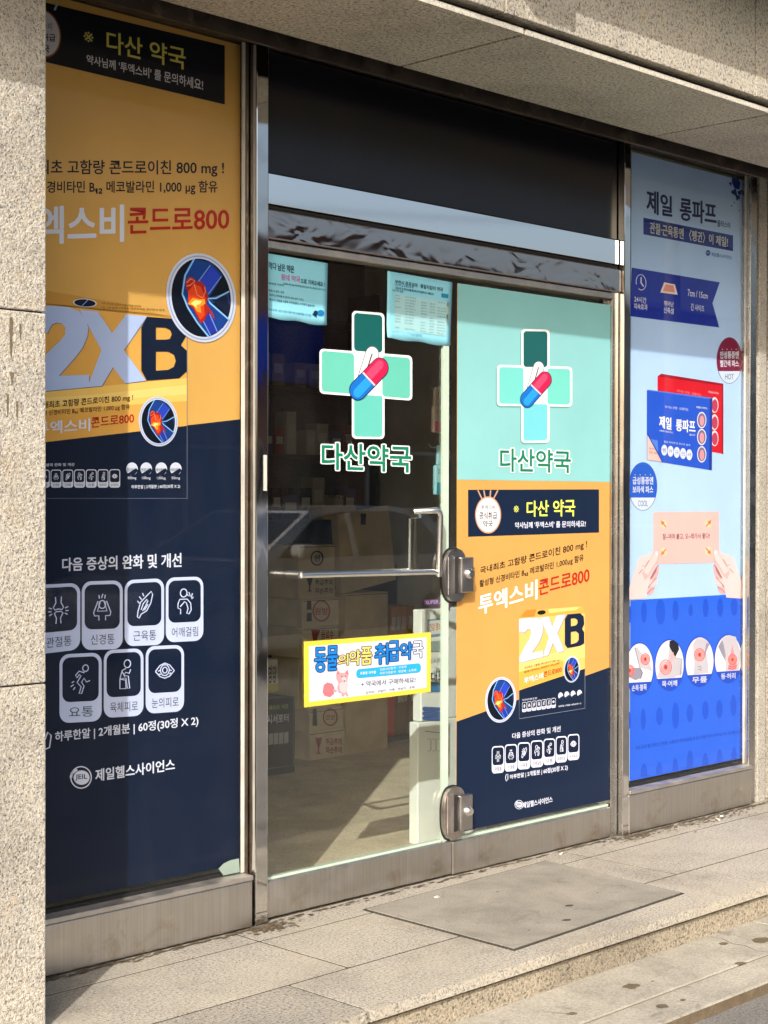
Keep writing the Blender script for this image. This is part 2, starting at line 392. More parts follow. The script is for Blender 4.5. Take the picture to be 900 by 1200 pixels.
# signboard higher on the wall: only its shadow reaches the picture
root = thing('shop_signboard', 'long box signboard above the canopy shading the fascia', 'sign', (6.4, -1.0, 3.3))
b = MB(); b.box(3.42, 9.5, -1.17, -1.0, 3.29, 4.3, PR(60, 120, 70)); b.build('sign_box', root)
b = MB(); b.box(3.42, 3.62, -1.16, -1.01, 3.22, 3.289, 'steel_frame'); b.build('bracket', root); b = MB(); b.box(6.0, 6.1, -0.999, -0.816, 3.4, 3.5, 'steel_frame'); b.build('bracket', root)
# pillars
root = thing('stone_pillar', 'rough granite pillar nearest the camera, at the left edge of the photo', 'pillar', (2.15, -0.2, 0))
b = MB(); XR = 2.365; zj = [0, 0.92, 1.94, 2.98]
zc = [0.0, P(27, 803, -0.42).z, P(27, 364, -0.42).z, 2.823]
for i in range(3): b.rbox(1.95, XR, -0.42, -0.03, zc[i]+0.002, zc[i+1]-0.002, 'granite_pillar', 0.004, 2)
b.build('stone_block', root); b = MB(); b.box(1.96, XR-0.008, -0.41, -0.04, 0.01, 2.81, 'joint_dark'); b.build('mortar', root)
root = thing('stone_pillar', 'thin granite jamb right of the pale blue poster window', 'pillar', (6.48, 0, 0))
b = MB(); b.rbox(6.446, 6.512, -0.03, 0.05, 0.0, 2.95, 'granite_pillar', 0.004, 2); b.build('stone_block', root)
b = MB(); b.box(6.515, 6.56, 0.0, 0.05, 0.0, 2.95, 'black_gasket'); b.build('side_gap', root)

# ================================================================== SHOPFRONT FRAME
root = thing('shopfront_frame', 'stainless steel shopfront frame with black transom above the doors', 'frame', (4.4, 0, 0))
def fr(name, x0, x1, y0, y1, z0, z1, m, r=0.004):
    q = MB(); q.rbox(x0, x1, y0, y1, z0, z1, m, r); return q.build(name, root)
TOP = 2.86
fr('post', 3.408, 3.461, -0.045, 0.05, 0.0, TOP, 'steel_mirror')
fr('post_recess', 3.392, 3.405, -0.012, 0.04, 0.0, TOP, 'steel_dark')
fr('post', 5.393, 5.437, -0.045, 0.05, 0.0, TOP, 'steel_mirror')
fr('post', 5.347, 5.389, -0.02, 0.05, 0.0, 2.30, 'steel_frame')
fr('post', 6.372, 6.425, -0.03, 0.05, 0.0, TOP, 'steel_frame')
fr('lintel', 3.464, 5.388, -0.032, 0.05, 2.235, 2.333, 'steel_wavy', 0.006)
fr('lintel_lip', 3.464, 5.343, -0.026, 0.045, 2.208, 2.231, 'steel_sill')
fr('trim', 3.464, 5.388, -0.016, 0.05, 2.335, 2.349, 'black_gasket')
fr('steel_strip', 3.464, 5.388, -0.020, 0.04, 2.352, 2.452, 'steel_strip', 0.002)
fr('transom_panel', 3.464, 5.388, -0.010, 0.04, 2.455, 2.854, 'black_film', 0.002)
fr('header', 2.0, 6.9, -0.055, 0.05, 2.862, 2.905, 'steel_dark')
fr('header_cap', 2.0, 6.9, -0.075, 0.05, 2.915, 2.94, 'steel_frame')
q = MB(); q.box(3.440, 3.452, -0.0478, -0.0455, P(303, 575, -0.046).z, P(303, 533, -0.046).z, PR(200, 200, 190)); q.build('sticker', root)
for kx in range(26):
    x = 2.4+kx*0.155+random.uniform(-.03, .03); q = MB(); q.rbox(x, x+random.uniform(.03, .12), -0.063, -0.0555, 2.862-random.uniform(0, .014), 2.885, 'soil', 0.002, 1); q.build('sealant_flake', root)

def window(label, x0, x1, zs, sill_y, sealL, sealR):
    root = thing('shop_window', label, 'window', ((x0+x1)/2, 0, 0))
    q = MB(); q.box(x0, x1, -0.004, 0.004, zs+0.004, 2.86, 'window_glass'); q.build('glass_pane', root)
    q = MB(); q.rbox(x0, x1, sill_y, 0.03, 0.007, zs-0.016, 'steel_rail', 0.004); q.build('base_panel', root)
    q = MB(); q.rbox(x0, x1, sill_y-0.006, 0.03, zs-0.014, zs+0.002, 'steel_sill', 0.003); q.build('sill', root)
    q = MB()
    if sealL: q.box(x0, x0+0.012, -0.008, 0.0, zs, 2.86, 'sealant')
    if sealR: q.box(x1-0.012, x1, -0.009, -0.004, zs+0.004, 2.86, 'sealant')
    q.rbox(x0, x1, 0.001, 0.03, zs-0.01, zs+0.012, 'black_gasket', 0.002)
    q.build('sealant', root)
    return root
window('left display window holding the tall orange and navy poster', 1.96, 3.391, 0.172, -0.05, False, True)
window('right display window holding the pale blue plaster poster', 5.439, 6.371, 0.182, -0.045, False, True)

# ================================================================== DOORS
root = thing('glass_door', 'left glass door leaf you can see into, with handle and cross sticker', 'door', (3.92, 0, 0))
q = MB(); q.box(3.472, 4.372, -0.005, 0.005, 0.128, 2.19, 'door_glass'); q.build('glass_pane', root)
q = MB(); q.box(4.342, 4.3715, -0.0065, 0.0065, 0.13, 2.185, 'mint_edge'); q.build('edge_strip', root)
q = MB(); q.rbox(3.470, 4.376, -0.022, 0.022, 0.012, 0.132, 'steel_rail', 0.004); q.build('bottom_rail', root)
q = MB(); q.rbox(3.470, 4.330, -0.012, 0.012, 0.1325, 0.142, 'mint_edge', 0.002); q.build('glazing_bead', root)
h = MB()
ya = -0.062
A = P(352, 674, ya); Bp = P(508, 670, ya); Ct = P(516, 598, ya); Dt = P(486, 600, ya)
h.tube([A, Bp], 0.0105, 'steel_bright', 12)
hd = h.build('handle', root)
h = MB(); t0 = P(514, 672, ya); rr = 0.012
pts = [t0, Vector((Ct.x, ya, Ct.z-0.02)), Vector((Ct.x-0.006, ya, Ct.z-0.006)), Vector((Ct.x-0.02, ya, Ct.z)), Vector((Ct.x-0.05, ya+0.02, Ct.z-0.001)), Vector((Ct.x-0.075, -0.005, Ct.z-0.003))]
h.tube(pts, 0.0115, 'steel_bright', 12); h.tube([Vector((Bp.x, ya, Bp.z)), t0], 0.009, 'steel_bright', 10)
h.tube([t0+Vector((0, 0, -0.012)), t0+Vector((0, 0, 0.012))], 0.013, 'steel_bright', 10); h.build('handle_grip', hd, local=False) if False else h.build('handle_grip', root)
h = MB(); h.tube([A+Vector((0, -0.004, 0)), Vector((A.x, -0.005, A.z))], 0.014, 'steel_bright', 14); h.tube([Vector((Bp.x-0.03, ya, Bp.z)), Vector((Bp.x-0.03, -0.005, Bp.z))], 0.008, 'steel_bright', 10); h.build('handle_mount', root)
h = MB(); yb = 0.06; A2 = Vector((A.x+0.02, yb, A.z)); B2 = Vector((Bp.x, yb, Bp.z)); h.tube([A2, B2], 0.0085, 'steel_bright', 10)
h.tube([B2, B2+Vector((0, 0, 0.19)), Vector((B2.x, 0.006, B2.z+0.20))], 0.009, 'steel_bright', 10); h.tube([A2, Vector((A2.x, 0.006, A2.z))], 0.009, 'steel_bright', 10); h.build('inner_handle', root)

root = thing('glass_door', 'right glass door leaf covered by the teal and amber poster', 'door', (4.86, 0, 0))
q = MB(); q.box(4.380, 5.343, -0.005, 0.005, 0.128, 2.205, 'door_glass'); q.build('glass_pane', root)
q = MB(); q.rbox(4.380, 5.340, -0.024, 0.022, 0.008, 0.128, 'steel_rail', 0.004); q.build('bottom_rail', root)
q = MB(); q.rbox(4.381, 5.34, -0.012, 0.012, 0.1285, 0.139, 'mint_edge', 0.002); q.build('glazing_bead', root)

def lock(label, cu, cv, old):
    c = P(cu, cv, -0.012); m = 'steel_lock_old' if old else 'steel_lock'
    root = thing('door_lock', label, 'lock', (c.x, -0.006, c.z), 'patch locks on the door edge')
    W, H = 0.064, 0.102
    q = MB(); pts = []
    for a in range(48):
        t = 2*math.pi*a/48; x = math.copysign(abs(math.cos(t))**0.75, math.cos(t))*W; z = math.copysign(abs(math.sin(t))**0.8, math.sin(t))*H
        pts.append(Vector((c.x+x, -0.0065, c.z+z)))
    q.prism(pts, (0, -0.004, 0), 'black_gasket'); q.build('gasket', root)
    q = MB(); q.prism([Vector((c.x+(p.x-c.x)*0.93, -0.0105, c.z+(p.z-c.z)*0.95)) for p in pts], (0, -0.018, 0), m); q.rbox(c.x-0.047, c.x-0.0005, -0.0318, -0.0288, c.z-0.071, c.z+0.069, m, 0.0015, 1); q.build('lock_body', root, bevel=0.005)
    q = MB(); q.rbox(c.x+0.004, c.x+0.07, -0.052, -0.0285, c.z-0.064, c.z+0.066, 'steel_lock', 0.004); q.rbox(c.x-0.012, c.x+0.0035, -0.0335, -0.0287, c.z-0.066, c.z+0.068, 'black_gasket', 0.001); q.build('lock_case', root)
    q = MB(); k = Vector((c.x+0.042, 0, c.z+0.006)); q.tube([k+Vector((0, -0.052, 0)), k+Vector((0, -0.060, 0)), k+Vector((0, -0.0605, 0)), k+Vector((0, -0.068, 0))], [0.019, 0.019, 0.0145, 0.0135], 'steel_bright', 18); q.build('keyhole', root)
lock('polished oval patch lock with keyhole beside the handle', 531, 674, False)
lock('scuffed oval patch lock near the bottom of the door edge', 530, 952.5, True)
q = MB()
# ================================================================== PRINTED GRAPHICS
WHT = PR(214, 220, 240); NAVY = PR(15, 28, 52); INK = PR(20, 22, 32); RED = PR(178, 40, 28); AMB = PR(210, 164, 88); GOLD = PR(216, 166, 80)
BLU = PR(176, 196, 240)
LY = 0.0006
ICON = {
 'joint': [[(.38, .1), (.40, .28), (.30, .42), (.36, .50), (.50, .47), (.64, .50), (.70, .42), (.60, .28), (.62, .1)],
           [(.40, .92), (.42, .75), (.34, .60), (.42, .55), (.60, .55), (.68, .60), (.58, .75), (.60, .92)], [(.12, .42), (.24, .46)], [(.1, .54), (.22, .54)], [(.14, .66), (.25, .61)], [(.88, .42), (.76, .46)], [(.9, .54), (.78, .54)], [(.86, .66), (.75, .61)]],
 'nerve': [('c', .5, .42, .12), [(.36, .90), (.36, .76), (.18, .76), (.14, .66), (.32, .32), (.42, .34), (.30, .62), (.70, .62), (.58, .34), (.68, .32), (.86, .66), (.82, .76), (.64, .76), (.64, .90)],
           [(.38, .24), (.36, .13)], [(.47, .22), (.53, .10)], [(.60, .24), (.63, .13)]],
 'muscle': [[(.20, .88), (.22, .72), (.34, .42), (.62, .22), (.80, .10), (.86, .20), (.78, .46), (.60, .70), (.36, .80), (.28, .92), (.20, .88)], [(.36, .66), (.46, .46), (.62, .34)], [(.42, .70), (.56, .54), (.66, .38)], [(.50, .68), (.66, .50)],
            [(.20, .38), (.30, .46)], [(.28, .24), (.38, .34)], [(.42, .14), (.48, .24)]],
 'shoulder': [('c', .46, .22, .13), [(.32, .90), (.32, .74), (.20, .70), (.20, .56), (.28, .42), (.62, .42), (.78, .56), (.80, .78), (.70, .90), (.60, .88), (.66, .72), (.58, .54), (.50, .50), (.30, .66)], [(.60, .26), (.68, .32)], [(.70, .20), (.76, .34)], [(.86, .24), (.80, .38)], [(.9, .36), (.82, .42)]],
 'back': [('c', .70, .16, .10), [(.66, .30), (.44, .24), (.30, .36), (.34, .44), (.46, .34), (.52, .38), (.36, .58), (.52, .72), (.44, .92), (.54, .92), (.64, .70), (.54, .58), (.64, .46), (.74, .58), (.88, .54)], [(.10, .70), (.22, .64)], [(.14, .58), (.24, .54)], [(.2, .8), (.28, .72)]],
 'sit': [('c', .66, .16, .12), [(.60, .30), (.44, .36), (.34, .60), (.60, .60), (.66, .92), (.76, .92), (.70, .54), (.52, .52), (.58, .42), (.74, .46), (.80, .34)], [(.34, .62), (.34, .92), (.60, .92), (.58, .66), (.34, .62)], [(.44, .40), (.56, .56)]],
 'eye': [[(.08, .5), (.28, .32), (.5, .25), (.72, .32), (.92, .5), (.72, .66), (.5, .72), (.28, .66), (.08, .5)], ('c', .5, .47, .17), ('c', .5, .47, .09), [(.2, .50), (.3, .46)], [(.22, .58), (.32, .6)], [(.7, .46), (.8, .50)], [(.7, .6), (.78, .56)]],
}
ORDER = ['joint', 'nerve', 'muscle', 'shoulder', 'back', 'sit', 'eye']
WORD = ['관절통', '신경통', '근육통', '어깨걸림', '요통', '육체피로', '눈의피로']
def icon_card(parent, i, Q, y, lw, white=WHT, word=True, name='symptom_icon'):
    b = MB()
    b.flat(rrect(Q, rs=0.22, rt=0.15), y, white)
    I = sub(Q, 0.07, 0.05, 0.93, 0.70); b.flat(rrect(I, rs=0.20, rt=0.17), y-LY, NAVY)
    J = sub(I, 0.16, 0.14, 0.84, 0.88)
    for s in ICON[ORDER[i]]:
        if s[0] == 'c':
            pts = [bil(J, s[1]+math.cos(t*math.pi/9)*s[3]*1.15, s[2]+math.sin(t*math.pi/9)*s[3]) for t in range(18)]; b.stroke(pts, y-2*LY, white, lw, True)
        else: b.stroke([bil(J, *p) for p in s], y-2*LY, white, lw)
    if word: b.text(WORD[i], sub(Q, 0.16 if len(WORD[i]) == 4 else 0.22, 0.775, 0.86 if len(WORD[i]) == 4 else 0.80, 0.925), y-LY, PR(60, 66, 84))
    return b.build(name, parent)
def knee(parent, cx, cy, rx, ry, y, sh, name='joint_picture'):
    b = MB(); X = lambda a, c, k=1.0: (cx+rx*a, cy+ry*c+sh*rx*a)
    b.flat(ell(cx, cy, rx, ry, 48, sh), y, PR(196, 206, 232)); b.flat(ell(cx, cy, rx*.94, ry*.95, 48, sh), y-LY, PR(150, 164, 204)); b.flat(ell(cx, cy, rx*.91, ry*.92, 48, sh), y-1.5*LY, PR(200, 210, 236))
    b.flat(ell(cx, cy, rx*.85, ry*.88, 48, sh), y-2*LY, PR(10, 18, 34))
    p = lambda *q: [X(*a) for a in q]
    k = y-3*LY
    b.flat(p((-.18, -.86), (.28, -.82), (.60, -.58), (.46, -.34), (.22, -.02), (.76, -.20), (.82, .06), (.30, .08), (.80, .40), (.62, .62), (.36, .78), (.20, .84), (-.14, .54), (-.42, .22), (-.56, -.08), (-.52, -.42), (-.36, -.70)), k, PR(22, 62, 140))
    b.flat(p((.30, -.74), (.56, -.52), (.18, -.10), (-.06, -.34)), k-LY, PR(40, 66, 190)); b.flat(p((.0, .40), (.26, .30), (.44, .70), (.26, .82)), k-LY, PR(34, 52, 160))
    b.flat(p((.28, .0), (.74, -.14), (.80, .10), (.78, .32)), k-LY, PR(12, 26, 54))
    for s in (((-.20, -.86), (-.46, -.46), (-.54, -.04), (-.38, .26), (-.10, .58), (.22, .86)), ((.80, -.22), (.42, -.03), (.18, .0), (.26, .10), (.80, .42))): b.stroke(p(*s), k-2*LY, PR(130, 186, 244), max(.5, rx*.045))
    for s in (((.26, -.76), (-.08, -.36)), ((.58, -.54), (.20, -.10)), ((.24, .34), (.46, .72)), ((.02, .46), (.28, .84))): b.stroke(p(*s), k-2*LY, PR(110, 140, 230), max(.4, rx*.03))
    b.flat(p((-.46, -.30), (-.34, -.44), (-.20, -.42), (-.16, -.34), (-.02, -.38), (.12, -.26), (.20, -.02), (.14, .12), (.32, .30), (.40, .46), (.20, .30), (.10, .50), (-.02, .58), (-.22, .28), (-.40, .16), (-.36, .02), (-.42, -.18)), k-3*LY, PR(168, 36, 24))
    b.flat(p((-.38, -.10), (-.22, -.28), (-.02, -.26), (.12, -.02), (.08, .14), (.10, .38), (-.02, .50), (-.20, .26), (-.36, .12)), k-4*LY, PR(222, 70, 26))
    b.flat(p((-.40, .18), (-.24, .02), (-.04, .04), (.10, .02), (.12, .12), (-.02, .20), (.0, .34), (-.12, .32), (-.22, .20)), k-5*LY, PR(246, 150, 44))
    b.flat(p((-.30, .16), (-.18, .07), (.02, .07), (-.04, .15), (-.14, .18), (-.12, .26), (-.2, .2)), k-6*LY, PR(255, 226, 130))
    for s in (((-.42, -.30), (-.30, -.40), (-.18, -.36), (-.30, -.26), (-.42, -.22)), ((-.20, -.30), (-.12, -.06), (.04, .0), (.12, -.14), (.10, -.26))): b.stroke(p(*s), k-5*LY, PR(238, 130, 96), max(.4, rx*.03))
    return b.build(name, parent)
BOLD = 0.012
def T(parent, name, items, y, label=None):
    """one lettering part: items are (text, quad, colour, boldness)"""
    for st, q, m, bo in items:
        b = MB(); b.text(st, q, y, m, bo+BOLD if len(st) > 1 else bo); o = b.build(name, parent)
    return o

# ------------------------------------------------------------------ tall poster in the left window
YP = 0.018
root = thing('poster', 'tall orange and navy vitamin poster filling the left display window', 'poster', (2.9, YP, 0.2))
y = YP
b = MB(); x0, x1, zb, zt = 2.02, P(281.5, 600, YP).x, P(249, 1019, YP).z, 2.858
b.box(x0, x1, YP, YP+0.003, zb, zt, AMB); b.build('sheet', root)
b = MB(); l = P(57, 517, y); r = P(284, 491, y); sl_ = (r.z-l.z)/(r.x-l.x)
b.face([(x0, y-LY, zb), (x1, y-LY, zb), (x1, y-LY, l.z+sl_*(x1-l.x)), (x0, y-LY, l.z+sl_*(x0-l.x))], NAVY); b.build('navy_area', root)
b = MB(); b.flat([(-25, -16), (263.5, 53.5), (263.5, 122.5), (-25, 54)], y-LY, INK); ban = b.build('banner', root)
c1 = crop(0, 0, 2.8125)
T(ban, 'lettering', [('다산 약국', Qd(125, 217.5, 35.5, 61, 56.5, 82), PR(214, 204, 96), .012), ('※', Qd(98, 109.5, 36, 48, 38.5, 50.5), PR(200, 190, 104), .0),
   ("약사님께 '투엑스비' 를 문의하세요!", Qd(101.5, 238, 63.5, 74.5, 93, 106.5), PR(210, 210, 220), .0)], y-2*LY)
b = MB(); b.flat(ell(50, 39, 21.5, 28.5, 40, .2), y-2*LY, PR(150, 88, 52)); b.flat(ell(50, 39, 19.8, 26.5, 40, .2), y-3*LY, PR(205, 205, 214))
b.stroke([(64, 12), (68, 2)], y-2*LY, PR(180, 180, 190), 2.5); b.text('투엑스비', Qd(36, 61, 22, 31, 26.5, 35.5), y-4*LY, INK); b.text('공식취급', Qd(34, 65, 37, 46, 40, 49), y-4*LY, INK, .02); b.text('약국', Qd(40, 58, 51, 60, 53, 62), y-4*LY, INK, .02); b.build('badge', ban)
T(root, 'headline', [('국내최초 고함량 콘드로이친 800 mg !', Qd(15, 262.5, 187, 207, 188, 207), INK, .012), ('활성형 신경비타민 B₁₂ 메코발라민 1,000 µg 함유', Qd(5, 255, 212, 228.5, 211.5, 228), INK, .005)], y-LY)
T(root, 'product_name', [('투엑스비', Qd(8, 145, 243, 287, 240, 283), WHT, .035), ('콘드로800', Qd(150, 268.5, 243.5, 274, 243, 269.5), RED, .02)], y-LY)
# product box picture
b = MB(); c2 = crop(50, 330, 5.0)
b.flat([(-25, 330), (60, 341.5), (160, 359), (200, 372), (219, 386), (219, 499), (-25, 527)], y-1.3*LY, PR(222, 168, 82))
b.flat([(-25, 330), (60, 341.5), (150, 357), (200, 372), (214, 374), (214, 371), (150, 366), (60, 358), (-25, 348)], y-1.6*LY, PR(196, 146, 66))
b.flat([(-25, 460), (105, 454), (219, 443), (219, 470), (-25, 486)], y-1.5*LY, PR(238, 196, 104)); b.flat([(-25, 470), (105, 463), (219, 451), (219, 462), (-25, 480)], y-1.7*LY, PR(244, 208, 124))
b.flat(ell(99.5, 355, 14, 5, 30, .06), y-2*LY, WHT); b.flat(ell(99.5, 355, 12.5, 4.2, 30, .06), y-3*LY, PR(14, 24, 44)); b.stroke([(96, 358.5), (103, 351.5)], y-4*LY, PR(120, 160, 230), 1)
b.text('하루 한 알로 관절과 신경 근육을 한번에', Qd(119, 165, 354, 356.5, 358, 360.5), y-2*LY, PR(70, 50, 24)); b.text('1일 1정 60정 2개월분 일반의약품 첨부문서 참조', Qd(119, 193, 359, 361.5, 362, 364.8), y-2*LY, PR(70, 50, 24))
b.stroke([(219.3, 386), (219.3, 585)], y-2*LY, PR(96, 104, 126), .7); b.stroke([(-20, 584), (219, 584)], y-2*LY, PR(86, 94, 118), .7)
box = b.build('product_picture', root)
b = MB()
sc = lambda pts, k=0: [c2(*p) for p in pts]
shd = PR(112, 108, 120)
for (off, m, k) in ((.8, shd, 2.2), (0, BLU, 3)):
    yy = y-k*LY
    # figure 2: bowl, neck and foot as one outline
    two = [(-70, 200), (-60, 160), (-20, 142), (60, 142), (150, 150), (210, 170), (250, 215), (268, 270), (262, 320), (235, 385), (190, 445), (95, 552), (272, 546), (272, 618), (-70, 650), (-70, 560), (-40, 500), (40, 405), (100, 350), (132, 310), (134, 270), (110, 245), (85, 240), (55, 250), (38, 280), (30, 300), (-70, 300)]
    b.flat([(q[0]+off, q[1]+off) for q in sc(two)], yy, m)
    xx = [(218, 166), (322, 174), (408, 302), (488, 192), (612, 204), (476, 402), (606, 580), (482, 596), (412, 502), (346, 612), (262, 618), (344, 402)]
    b.flat([(q[0]+off, q[1]+off) for q in sc(xx)], yy-.4*LY, m)
Bo = [(578, 270), (612, 206), (770, 218), (832, 270), (842, 318), (812, 368), (844, 404), (844, 526), (800, 566), (610, 580), (578, 520)]
h1 = [(664, 268), (720, 270), (748, 285), (756, 310), (745, 335), (720, 340), (664, 340)]; h2 = [(664, 410), (735, 410), (770, 430), (780, 465), (768, 500), (735, 517), (664, 522)]
def holed(outer, hole, yy, m):
    """outline with one hole, bridged into a single polygon"""
    n = min(((i, j) for i in range(len(outer)) for j in range(len(hole))), key=lambda ij: math.dist(outer[ij[0]], hole[ij[1]]))
    i, j = n; poly = outer[:i+1]+[hole[(j-k) % len(hole)] for k in range(len(hole)+1)]+outer[i:]
    b.flat(poly, yy, m)
B1 = [(578, 270), (612, 206), (770, 218), (832, 270), (842, 318), (812, 368), (812, 375), (578, 375)]; B2 = [(578, 375), (812, 375), (844, 404), (844, 526), (800, 566), (610, 580), (578, 520)]
holed(sc(B1), sc(h1), y-4*LY, NAVY); holed(sc(B2), sc(h2), y-4*LY, NAVY)
b.build('monogram', box)
T(box, 'lettering', [('국내최초 고함량 콘드로이친 800 mg !', Qd(44, 156, 471, 481, 461.5, 470.5), PR(90, 66, 30), .01), ('활성형 신경비타민 B₁₂ 메코발라민 1,000 µg 함유', Qd(40, 152, 482, 489, 473, 480.5), PR(90, 66, 30), .0),
   ('투엑스비', Qd(42, 105.5, 495, 510, 490, 505), WHT, .03), ('콘드로800', Qd(107, 157, 489.5, 501.5, 484, 495.5), RED, .02), ('다음 증상의 완화 및 개선', Qd(40, 87, 543, 547, 542.5, 546), WHT, 0),
   ('하루한알 | 2개월분 | 60정(30정 X 2)', Qd(154, 211, 568.5, 573.5, 567.5, 572.5), WHT, .0)], y-3*LY)
b = MB()
for k, cx in enumerate((154.7, 171.4, 189, 206)):
    cy = 549.5; b.flat(ell(cx, cy, 6.8, 7.6, 20), y-2*LY, PR(204, 210, 230)); b.flat([(cx-6, cy+6), (cx+5, cy-1), (cx+7, cy+2), (cx+2, cy+8)], y-3*LY, NAVY)
    b.text(('콘드로이친', '벤포티아민', '메코발라민', '비타민B6')[k], Qd(cx-6, cx+6, cy-1, cy+3, cy-1, cy+3), y-4*LY, NAVY); b.text(('800mg', '100mg', '1,000µg', '50mg')[k], Qd(cx-5, cx+5, cy+9, cy+13, cy+9, cy+13), y-3*LY, WHT)
b.build('ingredient_dots', box)
for i in range(7):
    if i == 0: xa = 45.5
    else: xa = 59.3+(i-1)*13.75
    icon_card(box, i, Qd(xa, xa+12.8, 550.5-(i)*.1, 571.5, 550.4-(i)*.1, 571.4), y-2*LY, .6)
knee(root, 235.8, 349, 41, 52, y-5*LY, .12)
knee(box, 185.5, 494, 23, 29, y-5*LY, .05)
T(root, 'caption', [('다음 증상의 완화 및 개선', Qd(73, 212.6, 654, 669.5, 648, 664.5), WHT, .03), ('하루한알 | 2개월분 | 60정(30정 X 2)', Qd(64.5, 232.5, 857.5, 871.5, 838.5, 851.5), WHT, .02)], y-2*LY)
for i, (xa, xb, ta, tb, ba, bb) in enumerate([(43, 94, 685.5, 683, 767, 761), (95.8, 143.8, 681.5, 680, 762, 760.5), (146, 192.3, 680, 677.5, 757.5, 755.5), (194.3, 238.3, 677, 675.5, 753, 750.5), (69.7, 119.2, 767, 764.5, 847.5, 845), (121.6, 168.2, 762, 759.5, 841.5, 838.5), (170.7, 215.7, 757.5, 755.5, 836.5, 833.5)]):
    icon_card(root, i, Qd(xa, xb, ta, ba, tb, bb), y-2*LY, 1.25, PR(196, 208, 244))
def emblem(parent, cx, cy, r, y, name='emblem'):
    b = MB()
    b.stroke(ell(cx, cy, r, r*1.05, 30), y, WHT, max(.6, r*.11), True); b.flat(ell(cx+r*.05, cy+r*.02, r*.78, r*.70, 30), y, WHT); b.stroke([(cx-r*1.0, cy+r*.05), (cx-r*.9, cy-r*.4), (cx-r*.4, cy-r*.8)], y, WHT, r*.25)
    b.text('JEIL', Qd(cx-r*.55, cx+r*.6, cy-r*.28, cy+r*.32, cy-r*.32, cy+r*.28), y-LY, NAVY, .03); return b.build(name, parent)
emblem(root, 95, 911, 12, y-2*LY)
T(root, 'maker_name', [('제일헬스사이언스', Qd(111.8, 204.8, 901.5, 916, 889, 902.5), WHT, .03)], y-2*LY)
b = MB(); b.stroke([(52, 868), (56, 858), (60, 862), (58, 876), (53, 878)], y-2*LY, WHT, 1.5); b.build('finger_icon', root)

# ------------------------------------------------------------------ teal and amber poster on the right door leaf
YD = -0.0075
root = thing('poster', 'teal and amber vitamin poster with cross on the right door leaf', 'poster', (4.9, YD, 0.2))
y = YD
def PG(r, g, b_): return PR(r, g, b_, True)
AM2 = PG(204, 155, 84); NV2 = PG(16, 32, 58); TEAL = PG(134, 194, 196)
xl, xr = P(535.5, 600, y).x, P(716.3, 600, y).x
zt = P(535, 331, y).z-.002; zm = P(535, 562, y).z; zb = P(540, 975, y).z
b = MB(); b.box(xl, xr, y, y+0.0015, zb, zt, AM2); b.build('sheet', root)
b = MB(); b.face([(xl, y-LY, zm), (xr, y-LY, zm), (xr, y-LY, zt), (xl, y-LY, zt)], TEAL); tl = b.build('teal_area', root)
l = P(532, 846.7, y); r = P(715.5, 781.5, y); sl_ = (r.z-l.z)/(r.x-l.x)
b = MB(); b.face([(xl, y-LY, zb), (xr, y-LY, zb), (xr, y-LY, l.z+sl_*(xr-l.x)), (xl, y-LY, l.z+sl_*(xl-l.x))], NV2); b.build('navy_area', root)
